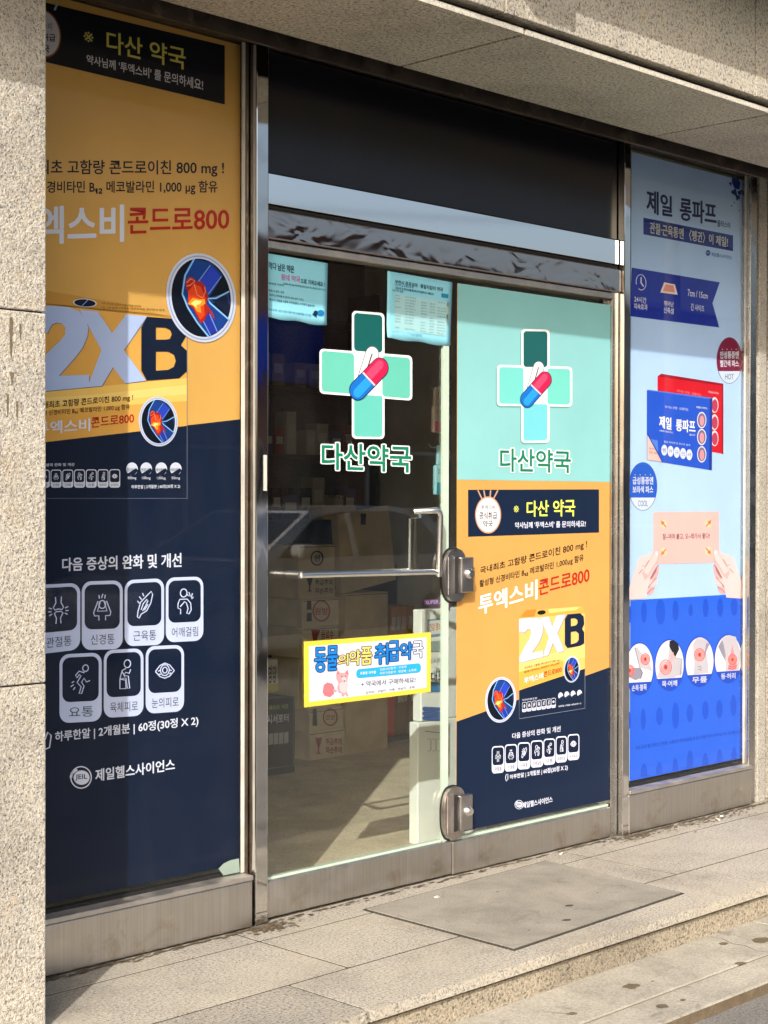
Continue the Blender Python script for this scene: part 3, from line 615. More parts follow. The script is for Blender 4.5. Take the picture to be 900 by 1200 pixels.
def cross(parent, vb, hb, y, cols, shade, text_q, name='cross_emblem'):
    """vb / hb: quads of the upright and the crossbar in photo pixels"""
    wt = PR(232, 240, 238); b = MB()
    g = 2.6
    def grow(Q, k): return [(Q[0][0]-k, Q[0][1]-k), (Q[1][0]+k, Q[1][1]-k), (Q[2][0]+k, Q[2][1]+k), (Q[3][0]-k, Q[3][1]+k)]
    if shade:
        b.flat(rrect([(p[0]-1.2, p[1]+1.6) for p in grow(vb, g)], rs=.12, rt=.04), y, shade); b.flat(rrect([(p[0]-1.2, p[1]+1.6) for p in grow(hb, g)], rs=.05, rt=.1), y-.3*LY, shade)
    b.flat(rrect(grow(vb, g), rs=.13, rt=.035), y-LY, wt); b.flat(rrect(grow(hb, g), rs=.045, rt=.1), y-1.3*LY, wt)
    tl0 = (hb[0][1]-vb[0][1])/(vb[3][1]-vb[0][1]); tb0 = (hb[3][1]-vb[0][1])/(vb[3][1]-vb[0][1])
    vm = (vb[0][0]-hb[0][0])/(hb[1][0]-hb[0][0]); vn = (vb[1][0]-hb[0][0])/(hb[1][0]-hb[0][0])
    top = sub(vb, 0, 0, 1, 0); b.flat(rrect(vb, 0, 0, 1, tl0+.0, .12, .03), y-2*LY, cols[0]); b.flat(rrect(vb, 0, tb0, 1, 1, .12, .03), y-2*LY, cols[1])
    b.flat(rrect(hb, 0, 0, vm, 1, .04, .08), y-2*LY, cols[2]); b.flat(rrect(hb, vn, 0, 1, 1, .04, .08), y-2*LY, cols[3])
    b.flat(sub(hb, vm, 0, vn, 1), y-2.2*LY, wt)
    o = b.build(name, parent)
    # capsule and tablet
    b = MB(); cx = (vb[0][0]+vb[1][0])/2; cy = (hb[0][1]+hb[2][1])/2; W = (hb[1][0]-hb[0][0]); H = vb[3][1]-vb[0][1]
    def cap(c0, c1, r, m, k, half=None, n=12):
        dx, dy = c1[0]-c0[0], c1[1]-c0[1]; a = math.atan2(dy, dx); pts = []
        if half != 1: pts += [(c0[0]+math.cos(a+math.pi/2+math.pi*i/n)*r*.86, c0[1]+math.sin(a+math.pi/2+math.pi*i/n)*r*1.0) for i in range(n+1)]
        else: pts += [(c0[0]+math.cos(a+math.pi/2)*r*.86, c0[1]+math.sin(a+math.pi/2)*r), (c0[0]+math.cos(a-math.pi/2)*r*.86, c0[1]+math.sin(a-math.pi/2)*r)]
        if half != 0: pts += [(c1[0]+math.cos(a-math.pi/2+math.pi*i/n)*r*.86, c1[1]+math.sin(a-math.pi/2+math.pi*i/n)*r) for i in range(n+1)]
        else: pts += [(c1[0]+math.cos(a-math.pi/2)*r*.86, c1[1]+math.sin(a-math.pi/2)*r), (c1[0]+math.cos(a+math.pi/2)*r*.86, c1[1]+math.sin(a+math.pi/2)*r)]
        b.flat(pts, y-k*LY, m)
    q = lambda a, c: (cx+W*a, cy+H*c)
    cap(q(-.05, .05), q(.045, -.165), W*.092, PR(96, 100, 108), 3); cap(q(-.05, .05), q(.045, -.165), W*.083, PR(232, 232, 236), 4); b.stroke([q(-.045, .03), q(.045, -.17)], y-5*LY, PR(90, 60, 64), W*.014)
    c0, c1 = q(-.115, .125), q(.13, -.055); mid = ((c0[0]+c1[0])/2, (c0[1]+c1[1])/2)
    cap(c0, c1, W*.118, PR(24, 30, 70), 5.2); cap(c0, mid, W*.108, PR(24, 108, 198), 6, 0); cap(mid, c1, W*.108, PR(206, 30, 78), 6, 1)
    cap((c0[0]-W*.005, c0[1]+W*.03), (mid[0]+W*.0, mid[1]+W*.02), W*.055, PR(40, 150, 226), 7, 0); cap((mid[0], mid[1]-W*.03), (c1[0], c1[1]-W*.035), W*.05, PR(232, 70, 110), 7, 1)
    d = (c1[1]-c0[1], -(c1[0]-c0[0])); n_ = math.hypot(*d); b.stroke([(mid[0]-d[0]/n_*W*.095, mid[1]-d[1]/n_*W*.105), (mid[0]+d[0]/n_*W*.095, mid[1]+d[1]/n_*W*.105)], y-8*LY, PR(240, 200, 214), W*.02)
    b.build('capsule_picture', o)
    b = MB()
    for i in range(12):
        t = i*math.pi/6; k = 1.5
        b.text('다산약국', [(p[0]+math.cos(t)*k, p[1]+math.sin(t)*k) for p in text_q], y-(1+i*.12)*LY, wt, .02)
    b.text('다산약국', text_q, y-3.2*LY, PR(20, 122, 92), .018)
    b.build('shop_name', o)
    return o
cross(tl, Qd(613.5, 641.5, 388, 516.5, 388.5, 516), Qd(585, 668, 430, 473, 432.5, 474), y-2*LY, [PG(28, 92, 92), PG(112, 200, 212), PG(112, 202, 196), PG(112, 204, 192)], PG(104, 164, 160), Qd(586, 669, 525, 552.5, 528, 554.5))
b = MB(); b.flat([(548.5, 574), (702, 573.5), (702, 624), (548.5, 629)], y-LY, NV2); ban = b.build('banner', root)
b = MB()
for xa, xb in ((560, 565.5), (567, 569), (583.5, 577.5), (575, 574)): b.stroke([(xa, 574.5), (xb, 586)], y-2*LY, PR(190, 150, 130), 1.6)
b.flat(ell(572, 603.5, 15.3, 21.8, 36), y-2.5*LY, PR(196, 150, 120)); b.flat(ell(572, 603.5, 13.8, 20, 36), y-3*LY, PR(226, 226, 232))
b.text('투엑스비', Qd(564, 580, 592, 597, 592, 597), y-4*LY, INK); b.text('공식취급', Qd(561.5, 582.5, 600, 608.5, 600, 608.5), y-4*LY, INK, .01); b.text('약국', Qd(566, 577.5, 610, 618, 610, 618), y-4*LY, INK, .01); b.build('badge', ban)
T(ban, 'lettering', [('※', Qd(602, 608, 592.5, 600.5, 592.5, 600.5), PR(222, 226, 110), .0), ('다산 약국', Qd(617.3, 674, 587.3, 605.3, 585, 605), PR(232, 240, 96), .02), ("약사님께 '투엑스비' 를 문의하세요!", Qd(603.5, 686.3, 612, 619.3, 610, 617.5), WHT, .02)], y-2*LY)
T(root, 'headline', [('국내최초 고함량 콘드로이친 800 mg !', Qd(562.7, 688, 664.5, 674, 632, 643.5), INK, .0), ('활성형 신경비타민 B₁₂ 메코발라민 1,000µg 함유', Qd(562, 684, 680, 689.5, 649, 658.5), INK, .0)], y-2*LY)
T(root, 'product_name', [('투엑스비', Qd(561, 629.5, 698, 721, 679, 702), PR(240, 240, 240), .035), ('콘드로800', Qd(631.5, 690.8, 680, 698, 664.5, 682), RED, .02)], y-2*LY)
c6 = crop(600, 700, 8.0); s6 = lambda pts: [c6(*p) for p in pts]
b = MB()
b.flat(s6([(78, 186), (130, 120), (660, 80), (680, 140), (680, 200), (64, 200)]), y-2*LY, PR(220, 166, 76)); b.flat(s6([(78, 186), (130, 120), (230, 112), (210, 180)]), y-2.4*LY, PR(186, 130, 50)); b.flat(s6([(340, 110), (640, 88), (600, 118), (350, 150)]), y-2.4*LY, PR(240, 200, 120))
b.flat(s6([(64, 200), (684, 150), (684, 680), (66, 880)]), y-2.2*LY, PR(238, 190, 106)); b.flat(s6([(66, 620), (684, 440), (684, 560), (66, 700)]), y-2.6*LY, PR(246, 208, 124)); b.flat(s6([(66, 700), (480, 590), (480, 745), (66, 870)]), y-2.8*LY, PR(230, 172, 74))
b.flat(s6([(68, 872), (684, 668), (684, 1060), (70, 1136)]), y-3*LY, NV2)
b.stroke(s6([(66, 875), (68, 1138), (684, 1040), (684, 700)]), y-3.5*LY, PR(120, 128, 150), .6)
b.flat(ell(*c6(277, 142), 5, 2.6, 20, -.1), y-3*LY, INK)
box = b.build('product_picture', root)
b = MB(); gv = PR(196, 204, 240)
for off, m, k in ((.5, PR(140, 124, 110), 3), (0, gv, 3.6)):
    yy = y-k*LY
    two = [(66, 330), (66, 205), (150, 192), (240, 190), (276, 220), (292, 280), (285, 345), (250, 430), (185, 520), (290, 500), (290, 560), (70, 615), (70, 560), (120, 460), (165, 390), (180, 330), (172, 300), (145, 300), (120, 330)]
    xx = [(262, 190), (345, 180), (378, 275), (420, 170), (505, 160), (425, 340), (490, 500), (430, 520), (385, 425), (340, 545), (290, 555), (345, 375)]
    b.flat([(q[0]+off, q[1]+off) for q in s6(two)], yy, m); b.flat([(q[0]+off, q[1]+off) for q in s6(xx)], yy-.3*LY, m)
holed(s6([(495, 205), (520, 160), (640, 148), (672, 180), (678, 250), (660, 290), (660, 300), (495, 322)]), s6([(553, 200), (590, 196), (612, 210), (615, 240), (600, 262), (553, 272)]), y-4.5*LY, NV2)
holed(s6([(495, 322), (660, 300), (678, 330), (678, 430), (640, 455), (520, 476), (495, 440)]), s6([(553, 325), (600, 318), (625, 340), (625, 400), (605, 425), (553, 440)]), y-4.5*LY, NV2)
b.build('monogram', box)
T(box, 'lettering', [('국내최초 고함량 콘드로이친 800 mg !', [c6(115, 650), c6(455, 570), c6(455, 598), c6(115, 680)], PR(100, 70, 30), 0), ('활성형 신경비타민 B₁₂ 메코발라민 1,000 µg 함유', [c6(115, 690), c6(445, 608), c6(445, 630), c6(115, 716)], PR(100, 70, 30), 0),
  ('투엑스비', [c6(115, 755), c6(292, 700), c6(292, 765), c6(115, 812)], WHT, .03), ('콘드로800', [c6(298, 700), c6(465, 650), c6(465, 700), c6(298, 750)], RED, .02), ('다음 증상의 완화 및 개선', [c6(95, 955), c6(235, 935), c6(235, 955), c6(95, 972)], WHT, 0), ('하루한알 | 2개월분 | 60정(30정 X 2)', [c6(435, 1015), c6(648, 985), c6(648, 1003), c6(435, 1035)], WHT, 0)], y-4*LY)
for i in range(7):
    xa = 95+i*45.5; icon_card(box, i, [c6(xa, 985-i*6.5), c6(xa+42, 980-i*6.5), c6(xa+42, 1072-i*6.5), c6(xa, 1078-i*6.5)], y-3.6*LY, .45)
b = MB()
for k, (cx, cy) in enumerate([c6(456, 925), c6(514, 915), c6(573, 908), c6(633, 900)]):
    b.flat(ell(cx, cy, 2.9, 4.2, 18), y-3.6*LY, PR(204, 210, 230)); b.flat([(cx-2.6, cy+3.4), (cx+2.4, cy-.4), (cx+3, cy+1.2), (cx+1, cy+4.4)], y-4*LY, NV2)
b.build('ingredient_dots', box)
knee(root, 586.7, 820, 18.3, 26.8, y-5*LY, -.12); knee(box, *c6(560, 675), 9.6, 15.5, y-6*LY, -.12)
c3 = crop(500, 780, 3.75)
T(root, 'caption', [('다음 증상의 완화 및 개선', [c3(376, 298), c3(588, 264), c3(588, 290), c3(376, 322)], WHT, .02), ('하루한알 | 2개월분 | 60정(30정 X 2)', [c3(365, 480), c3(620, 434), c3(620, 462), c3(365, 503)], WHT, .01)], y-2*LY)
for i, (xa, xb, ta, ba, tb, bb) in enumerate([(286, 341, 355, 475, 352, 470), (343, 398, 347, 467, 344, 462), (400, 455, 338, 458, 336, 453), (457, 512, 330, 450, 327, 444), (513, 565, 322, 438, 319, 433), (567, 617, 312, 428, 309, 423), (619, 671, 303, 418, 299, 412)]):
    icon_card(root, i, [c3(xa, ta), c3(xb, tb), c3(xb, bb), c3(xa, ba)], y-2*LY, .7)
emblem(root, *c3(406, 611), 4.8, y-2*LY)
T(root, 'maker_name', [('제일헬스사이언스', [c3(422, 601), c3(553, 574), c3(553, 600), c3(422, 628)], WHT, .03)], y-3*LY)
b = MB(); b.stroke([c3(346, 492), c3(350, 478), c3(357, 476), c3(357, 500), c3(350, 508), c3(346, 492)], y-2*LY, WHT, .8); b.build('finger_icon', root)

# ------------------------------------------------------------------ pale blue poster in the right window
root = thing('poster', 'pale blue and royal blue pain plaster poster in the right window', 'poster', (5.95, YP, 0.2))
y = YP
PB = PR(178, 210, 254); RB = PR(42, 98, 226); DB = PR(28, 48, 160); DK = PR(22, 34, 92)
zb = P(735.5, 917, y).z+.004; zt = 2.842; xl = P(739, 550, y).x; xr = P(875.5, 550, y).x
b = MB(); b.box(xl, xr, y, y+.002, zb, zt, PB); b.build('sheet', root)
l = P(736, 703.6, y); r = P(873, 695.6, y); sl_ = (r.z-l.z)/(r.x-l.x)
b = MB(); zl, zr = l.z+sl_*(xl-l.x), l.z+sl_*(xr-l.x); b.face([(xl, y-LY, zb), (xr, y-LY, zb), (xr, y-LY, zr), (xl, y-LY, zl)], RB)
drop = PR(30, 82, 210)
c7 = crop(640, 780, 3.4615); cc = crop(720, 580, 5.0)
for (cx, cy, rx, ry) in ((88, 700, 12, 50), (173, 688, 17, 62), (270, 686, 28, 74), (358, 678, 18, 60), (447, 675, 13, 36), (535, 662, 17, 55), (620, 660, 18, 55), (702, 655, 20, 52)): b.flat(ell(*cc(cx, cy), rx/5, ry/5, 24), y-1.5*LY, drop)
for (cx, cy, rx, ry) in ((335, 222, 8, 38), (394, 218, 10, 44), (460, 205, 14, 37), (525, 203, 14, 54), (583, 193, 13, 37), (646, 181, 13, 37), (703, 176, 13, 37), (760, 162, 12, 44)): b.flat(ell(*c7(cx, cy), rx/3.46, ry/3.46, 24), y-1.5*LY, drop)
for (cx, ct, cb, rx) in ((397, 395, 452, 13), (459, 390, 440, 13), (524, 375, 428, 11), (584, 342, 416, 13), (646, 353, 404, 12), (704, 338, 394, 11), (762, 330, 382, 11)):
    b.flat([c7(cx-rx, cb), c7(cx-rx, cb-(cb-ct)*.5), c7(cx-rx*.5, ct+6), c7(cx, ct), c7(cx+rx*.5, ct+6), c7(cx+rx, cb-(cb-ct)*.5), c7(cx+rx, cb-4)], y-1.5*LY, drop)
b.build('royal_blue_area', root)
c4 = crop(720, 150, 4.8); ct = crop(735, 190, 6.207)
T(root, 'product_name', [('제일', [ct(142, 192), ct(325, 250), ct(325, 398), ct(142, 372)], DK, .035), ('롱파프', [ct(384, 256), ct(648, 300), ct(648, 462), ct(384, 420)], DK, .035), ('플라스타', [ct(655, 420), ct(752, 440), ct(752, 482), ct(655, 468)], DK, .02)], y-LY)
b = MB(); b.flat([ct(118, 403), ct(770, 533), ct(770, 648), ct(118, 525)], y-LY, PR(26, 40, 128)); ban = b.build('banner', root)
T(ban, 'lettering', [('관절·근육통엔 〈펭귄〉이 제일!', [ct(165, 432), ct(732, 545), ct(732, 620), ct(165, 518)], PR(196, 200, 190), .02)], y-2*LY)
b = MB(); b.flat(ell(*ct(588, 661), 2.8, 3.4, 20), y-LY, PR(30, 70, 160)); b.text('JEIL', [ct(574, 654), ct(602, 656), ct(602, 668), ct(574, 665)], y-2*LY, PB); b.text('제일헬스사이언스', [ct(612, 655), ct(764, 682), ct(764, 710), ct(612, 683)], y-LY, PR(36, 70, 150), .03); b.build('maker_name', root)
b = MB()
for pts in ([(760, 110), (800, 118), (825, 150), (815, 200), (780, 190), (762, 150)], [(738, 150), (760, 145), (756, 178)], [(752, 215), (790, 190), (800, 240), (768, 235)], [(800, 215), (836, 200), (830, 235), (812, 240)], [(780, 235), (820, 245), (816, 275), (795, 262)], [(790, 265), (806, 258), (800, 285)], [(772, 292), (784, 288), (782, 302)], [(754, 315), (764, 310), (762, 328)], [(810, 350), (820, 347), (816, 360)]):
    b.flat([ct(*p) for p in pts], y-LY, PR(30, 52, 132))
b.build('shard_motif', root)
b = MB(); b.flat([c4(98, 785), c4(593, 868), c4(552, 985), c4(590, 1122), c4(86, 1058)], y-LY, DB); rib = b.build('ribbon', root)
b = MB(); cl = c4(150, 868); b.stroke(ell(*cl, 5.8, 9, 24, .15, -200, 120), y-2*LY, WHT, .8); b.stroke([(cl[0], cl[1]-6), (cl[0], cl[1]+.5), (cl[0]+3, cl[1]+5)], y-2*LY, WHT, 1.3); b.build('clock_icon', rib)
b = MB(); b.flat([c4(258, 925), c4(280, 868), c4(340, 880), c4(356, 938)], y-2*LY, PR(240, 226, 220)); b.flat([c4(272, 918), c4(288, 878), c4(332, 886), c4(340, 925)], y-3*LY, PR(226, 150, 130)); b.build('plaster_icon', rib)
T(rib, 'lettering', [('24시간', [c4(112, 943), c4(180, 955), c4(180, 988), c4(112, 978)], WHT, 0), ('지속효과', [c4(110, 985), c4(186, 992), c4(186, 1026), c4(110, 1018)], WHT, .02), ('뛰어난', [c4(280, 970), c4(333, 978), c4(333, 1008), c4(280, 1002)], WHT, .02), ('신축성', [c4(278, 1005), c4(333, 1014), c4(333, 1048), c4(278, 1040)], WHT, .02), ('7cm / 15cm', [c4(413, 905), c4(525, 928), c4(525, 962), c4(413, 945)], WHT, 0), ('긴 사이즈', [c4(430, 985), c4(505, 1000), c4(505, 1034), c4(430, 1026)], WHT, 0)], y-2*LY)
c5 = crop(720, 380, 5.0)
def bubble(name, cx, cy, rx, ry, m, lines, foot, cut):
    b = MB(); px, py = c5(cx, cy); rx /= 5; ry /= 5
    b.flat(ell(px, py, rx, ry, 40), y-LY, PR(70, 80, 110)); b.flat(ell(px, py, rx*.965, ry*.98, 40), y-1.5*LY, PR(206, 220, 246))
    a = math.degrees(math.asin(cut)); b.flat(ell(px, py, rx, ry, 30, 0, 180-a, 360+a), y-2*LY, m)
    o = b.build(name, root)
    b = MB()
    for i, (s, fa, fb) in enumerate(lines): b.text(s, Qd(px-rx*.72, px+rx*.72, py+ry*fa, py+ry*fb, py+ry*fa, py+ry*fb), y-3*LY, WHT, .02)
    for i in range(4): b.flat(ell(px-rx*.55+rx*.36*i, py-ry*.48, .5, .6, 8), y-3*LY, WHT)
    b.text(foot, Qd(px-rx*.34, px+rx*.34, py+ry*.58, py+ry*.82, py+ry*.58, py+ry*.82), y-3*LY, PR(80, 96, 120)); b.build('lettering', o)
bubble('hot_bubble', 674, 212, 75, 136, PR(122, 26, 62), [('만성통증엔', -.40, -.08), ('빨간색 파스', -.02, .28)], 'HOT', .46)
bubble('cool_bubble', 167, 950, 84, 142, PR(40, 92, 200), [('급성통증엔', -.40, -.08), ('보라색 파스', -.02, .28)], 'COOL', .46)
cb = crop(750, 430, 8.185); sb = lambda pts: [cb(*p) for p in pts]
b = MB()
b.flat(sb([(168, 90), (205, 65), (800, 160), (800, 835), (690, 815), (168, 700)]), y-LY, PR(206, 22, 40)); b.flat(sb([(168, 90), (205, 65), (800, 160), (785, 178)]), y-1.5*LY, PR(150, 10, 30)); b.flat(sb([(785, 178), (800, 160), (800, 835), (785, 838)]), y-1.5*LY, PR(160, 12, 30))
for cy in (365, 530, 685): b.flat(ell(*cb(715, cy), 4.6, 9.2, 24), y-2*LY, PR(236, 214, 222)); b.flat(ell(*cb(718, cy+5), 3.4, 7.4, 24), y-2.5*LY, PR(190, 60, 90))
b.text('당기는 곳엔 · 오래가는', [cb(360, 215), cb(585, 258), cb(585, 282), cb(360, 240)], y-2*LY, PR(240, 150, 160)); b.text('제일헬스사이언스', [cb(655, 228), cb(760, 245), cb(760, 265), cb(655, 248)], y-2*LY, WHT)
b.build('red_box_picture', root)
b = MB()
b.flat(sb([(66, 225), (680, 300), (695, 320), (690, 990), (655, 985), (66, 890)]), y-3*LY, PR(36, 84, 206)); b.flat(sb([(66, 225), (78, 218), (692, 296), (680, 312)]), y-3.5*LY, PR(70, 120, 226)); b.flat(sb([(670, 308), (695, 298), (690, 990), (664, 988)]), y-3.5*LY, PR(28, 56, 150))
b.flat(sb([(70, 640), (215, 912), (70, 890)]), y-4*LY, PR(224, 190, 186)); b.flat(sb([(100, 690), (170, 705), (175, 820)]), y-4.5*LY, PR(84, 128, 226)); b.stroke(sb([(70, 640), (215, 912)]), y-4.6*LY, PR(24, 50, 140), 1)
b.text('큼지막', [cb(88, 770), cb(140, 780), cb(140, 800), cb(88, 790)], y-5*LY, PR(110, 60, 60)); b.text('한장 가득', [cb(88, 805), cb(160, 820), cb(160, 842), cb(88, 828)], y-5*LY, PR(110, 60, 60))
for cy in (510, 672, 838): b.flat(ell(*cb(592, cy), 5.4, 9.6, 26), y-4*LY, PR(226, 222, 236)); b.flat(ell(*cb(592, cy), 4.5, 8.2, 26), y-4.3*LY, PR(120, 110, 150)); b.flat(ell(*cb(594, cy+6), 2.6, 6.0, 20), y-4.6*LY, PR(226, 150, 160))
for i in range(5):
    cx, cy = cb(233+i*60, 798+i*11); b.flat(ell(cx, cy, 3.5, 6.4, 22), y-4*LY, PR(216, 224, 244)); b.text(('삠', '타박', '근육', '관절', '어깨')[i], Qd(cx-2, cx+2, cy-2.4, cy+2.4, cy-2.2, cy+2.6), y-4.5*LY, PR(50, 70, 150))
bb = b.build('blue_box_picture', root)
T(bb, 'lettering', [('제일', [cb(185, 465), cb(300, 488), cb(300, 605), cb(185, 582)], PR(236, 240, 250), .04), ('롱파프', [cb(345, 500), cb(530, 512), cb(530, 636), cb(345, 612)], PR(236, 240, 250), .04), ('당기는 곳엔 · 오래가는', [cb(240, 370), cb(465, 395), cb(465, 425), cb(240, 392)], PR(190, 206, 246), 0), ('제일헬스사이언스', [cb(540, 375), cb(648, 388), cb(648, 408), cb(540, 395)], WHT, .02),
   ('플라스타', [cb(475, 640), cb(528, 645), cb(528, 665), cb(475, 660)], WHT, 0), ('시원한 냉감 파스', [cb(185, 600), cb(318, 622), cb(318, 640), cb(185, 618)], WHT, 0), ('통증 부위에 한 장으로 넓게', [cb(230, 705), cb(480, 740), cb(480, 760), cb(230, 728)], PR(180, 196, 240), 0)], y-5*LY)
# hands stretching the plaster
ch = crop(735, 590, 6.207); sh_ = lambda pts: [ch(*p) for p in pts]
b = MB(); pk = PR(238, 186, 184); b.flat(rrect([ch(190, 62), ch(668, 58), ch(668, 430), ch(190, 440)], rs=.03, rt=.04), y-2*LY, pk)
arw = PR(226, 128, 60)
for (x, yy_, dx, dy) in ((265, 150, -1, -1), (592, 145, 1, -1), (265, 352, -1, 1), (590, 345, 1, 1)):
    b.flat(ell(*ch(x, yy_), 4, 5, 16), y-2.3*LY, PR(246, 206, 176)); b.stroke([ch(x-dx*18, yy_-dy*22), ch(x+dx*4, yy_+dy*6)], y-3*LY, arw, 1.4); b.flat([ch(x+dx*20, yy_+dy*26), ch(x-dx*8, yy_+dy*14), ch(x+dx*14, yy_-dy*10)], y-3*LY, arw)
b.text('잘~여며 붙고, 오~래가서 좋다!', [ch(258, 220), ch(600, 215), ch(600, 258), ch(258, 265)], y-3*LY, PR(90, 60, 80), .01); b.build('pink_plaster', root)
FL, FM, FD = PR(236, 204, 206), PR(222, 178, 180), PR(176, 118, 126)
def hand(mir):
    X = (lambda x, yv: ch(x, yv)) if not mir else (lambda x, yv: ch(855-x+2, yv-6))
    b = MB(); H = lambda pts, k, m: b.flat([X(*p) for p in pts], y-k*LY, m)
    # little, ring, middle fingers curled behind the palm, then palm and wrist, index and thumb on the sheet
    H([(150, 610), (190, 602), (200, 625), (190, 650), (160, 668), (146, 655)], 3, FM); H([(160, 560), (208, 532), (222, 548), (214, 590), (180, 612), (155, 600)], 3.3, FL); H([(170, 500), (220, 445), (234, 455), (228, 510), (205, 555), (165, 560)], 3.6, FM)
    H([(2, 700), (8, 640), (60, 470), (84, 400), (110, 380), (150, 372), (188, 352), (200, 372), (216, 430), (196, 486), (166, 545), (150, 610), (136, 690)], 4, FL)
    H([(108, 505), (150, 432), (186, 372), (194, 345), (210, 338), (226, 345), (232, 375), (226, 420), (190, 475), (160, 530), (130, 560)], 5, FM)
    H([(118, 496), (158, 430), (192, 372), (200, 348), (214, 344), (222, 352), (222, 385), (214, 415), (180, 468), (150, 520)], 5.5, FL)
    H([(206, 348), (220, 344), (226, 360), (222, 385), (208, 380)], 6, PR(244, 216, 218))
    for s in (((110, 450), (128, 462), (160, 412)), ((84, 512), (112, 478)), ((166, 548), (196, 488), (226, 450)), ((152, 612), (176, 580), (214, 540)), ((146, 655), (170, 630), (200, 612))): b.stroke([X(*p) for p in s], y-6.2*LY, FD, .8)
    H([(166, 548), (190, 505), (222, 450), (210, 500), (180, 545)], 3.8, FD)
    b.build('hand_picture', root)
hand(False); hand(True)
co = crop(735, 690, 6.207)
def spot(b, cx, cy, r, k):
    for i, f in enumerate((1.0, .72, .45)): b.stroke(ell(*co(cx, cy), r*f/6.2, r*1.25*f/6.2, 20), y-k*LY, PR(236, 96+20*i, 96+10*i), 1.0, True)
    b.flat(ell(*co(cx, cy), r*.30/6.2, r*.42/6.2, 16), y-(k+.5)*LY, PR(214, 40, 48))
SK, SKD, EW = PR(196, 192, 204), PR(150, 146, 166), PR(230, 228, 238)
for i, (cx, cy, rx, ry, w_) in enumerate([(88, 582, 104, 190, '손목·팔목'), (308, 555, 106, 186, '목·어깨'), (527, 530, 104, 182, '무릎'), (735, 508, 100, 176, '등·허리')]):
    b = MB(); px, py = co(cx, cy); rx /= 6.207; ry /= 6.207
    b.flat(ell(px, py, rx*1.03, ry*1.02, 40), y-2*LY, PR(30, 74, 196)); yc = .53; a = math.degrees(math.asin(yc))
    pts = ell(px, py, rx*.97, ry*.97, 34, 0, 180-a, 360+a); pts = [(p[0], p[1]-.06*(p[0]-px)) for p in pts]; b.flat(pts, y-3*LY, EW)
    O = lambda ps: [co(cx+p[0]-[88, 308, 527, 735][i], cy+p[1]-[582, 555, 530, 508][i]) for p in ps]
    if i == 0:
        b.flat(O([(50, 425), (75, 430), (130, 500), (170, 560), (186, 600), (120, 580), (92, 575), (70, 500)]), y-4*LY, SK); b.flat(O([(8, 600), (40, 575), (90, 575), (112, 610), (100, 650), (60, 665), (30, 650), (10, 640)]), y-4.3*LY, SKD); b.stroke(O([(58, 430), (92, 575)]), y-5*LY, PR(90, 86, 100), .5); b.stroke(O([(92, 575), (112, 610), (98, 655)]), y-5*LY, PR(60, 56, 70), .7)
        spot(b, 132, 512, 32, 5); spot(b, 18, 595, 32, 5)
    elif i == 1:
        b.flat(O([(212, 650), (236, 590), (296, 520), (305, 430), (350, 430), (346, 500), (396, 510), (400, 620), (330, 648)]), y-4*LY, SK); b.flat(O([(308, 380), (335, 372), (370, 398), (378, 440), (350, 496), (322, 450), (306, 420)]), y-4.5*LY, PR(26, 26, 34)); b.stroke(O([(346, 500), (398, 510), (384, 640)]), y-5*LY, PR(120, 114, 130), .6)
        spot(b, 280, 570, 42, 5); b.flat(O([(305, 480), (336, 460), (344, 510), (318, 540)]), y-4.7*LY, PR(232, 176, 184))
    elif i == 2:
        b.flat(O([(480, 400), (505, 358), (560, 360), (596, 395), (575, 460), (580, 500), (592, 560), (590, 612), (482, 625), (490, 540), (482, 470)]), y-4*LY, SK); b.flat(O([(575, 395), (600, 400), (570, 470), (576, 500), (562, 470)]), y-4.5*LY, SKD)
        spot(b, 527, 480, 36, 5)
        for t in (570, 590): b.stroke(O([(515, t), (530, t-8), (540, t+6)]), y-5*LY, PR(70, 66, 80), .6)
    else:
        b.flat(O([(662, 420), (700, 350), (740, 335), (790, 350), (826, 470), (812, 590), (716, 598), (716, 530), (690, 480)]), y-4*LY, SK); b.flat(O([(662, 420), (690, 370), (700, 400), (716, 480), (712, 520), (690, 480)]), y-4.5*LY, SKD); b.flat(O([(752, 470), (765, 405), (778, 470), (800, 560), (790, 588), (730, 590), (745, 540)]), y-4.7*LY, PR(232, 150, 156))
        spot(b, 766, 515, 30, 5)
        for t in (560, 575): b.stroke(O([(735, t), (765, t+10), (795, t-4)]), y-5.5*LY, PR(206, 40, 50), .8)
    b.text(w_, Qd(px-rx*.52, px+rx*.52, py+ry*.62, py+ry*.86, py+ry*.58, py+ry*.82), y-4*LY, WHT, .03)
    b.build('body_part_picture', root)
T(root, 'small_print', [('효능·효과: 삠, 타박상, 근육통. 사용상의 주의사항을 잘 읽고 전문가와 상의하십시오 심의필 2020', [c7(363, 325), c7(792, 258), c7(792, 273), c7(363, 343)], PR(28, 70, 180), 0)], y-2*LY)

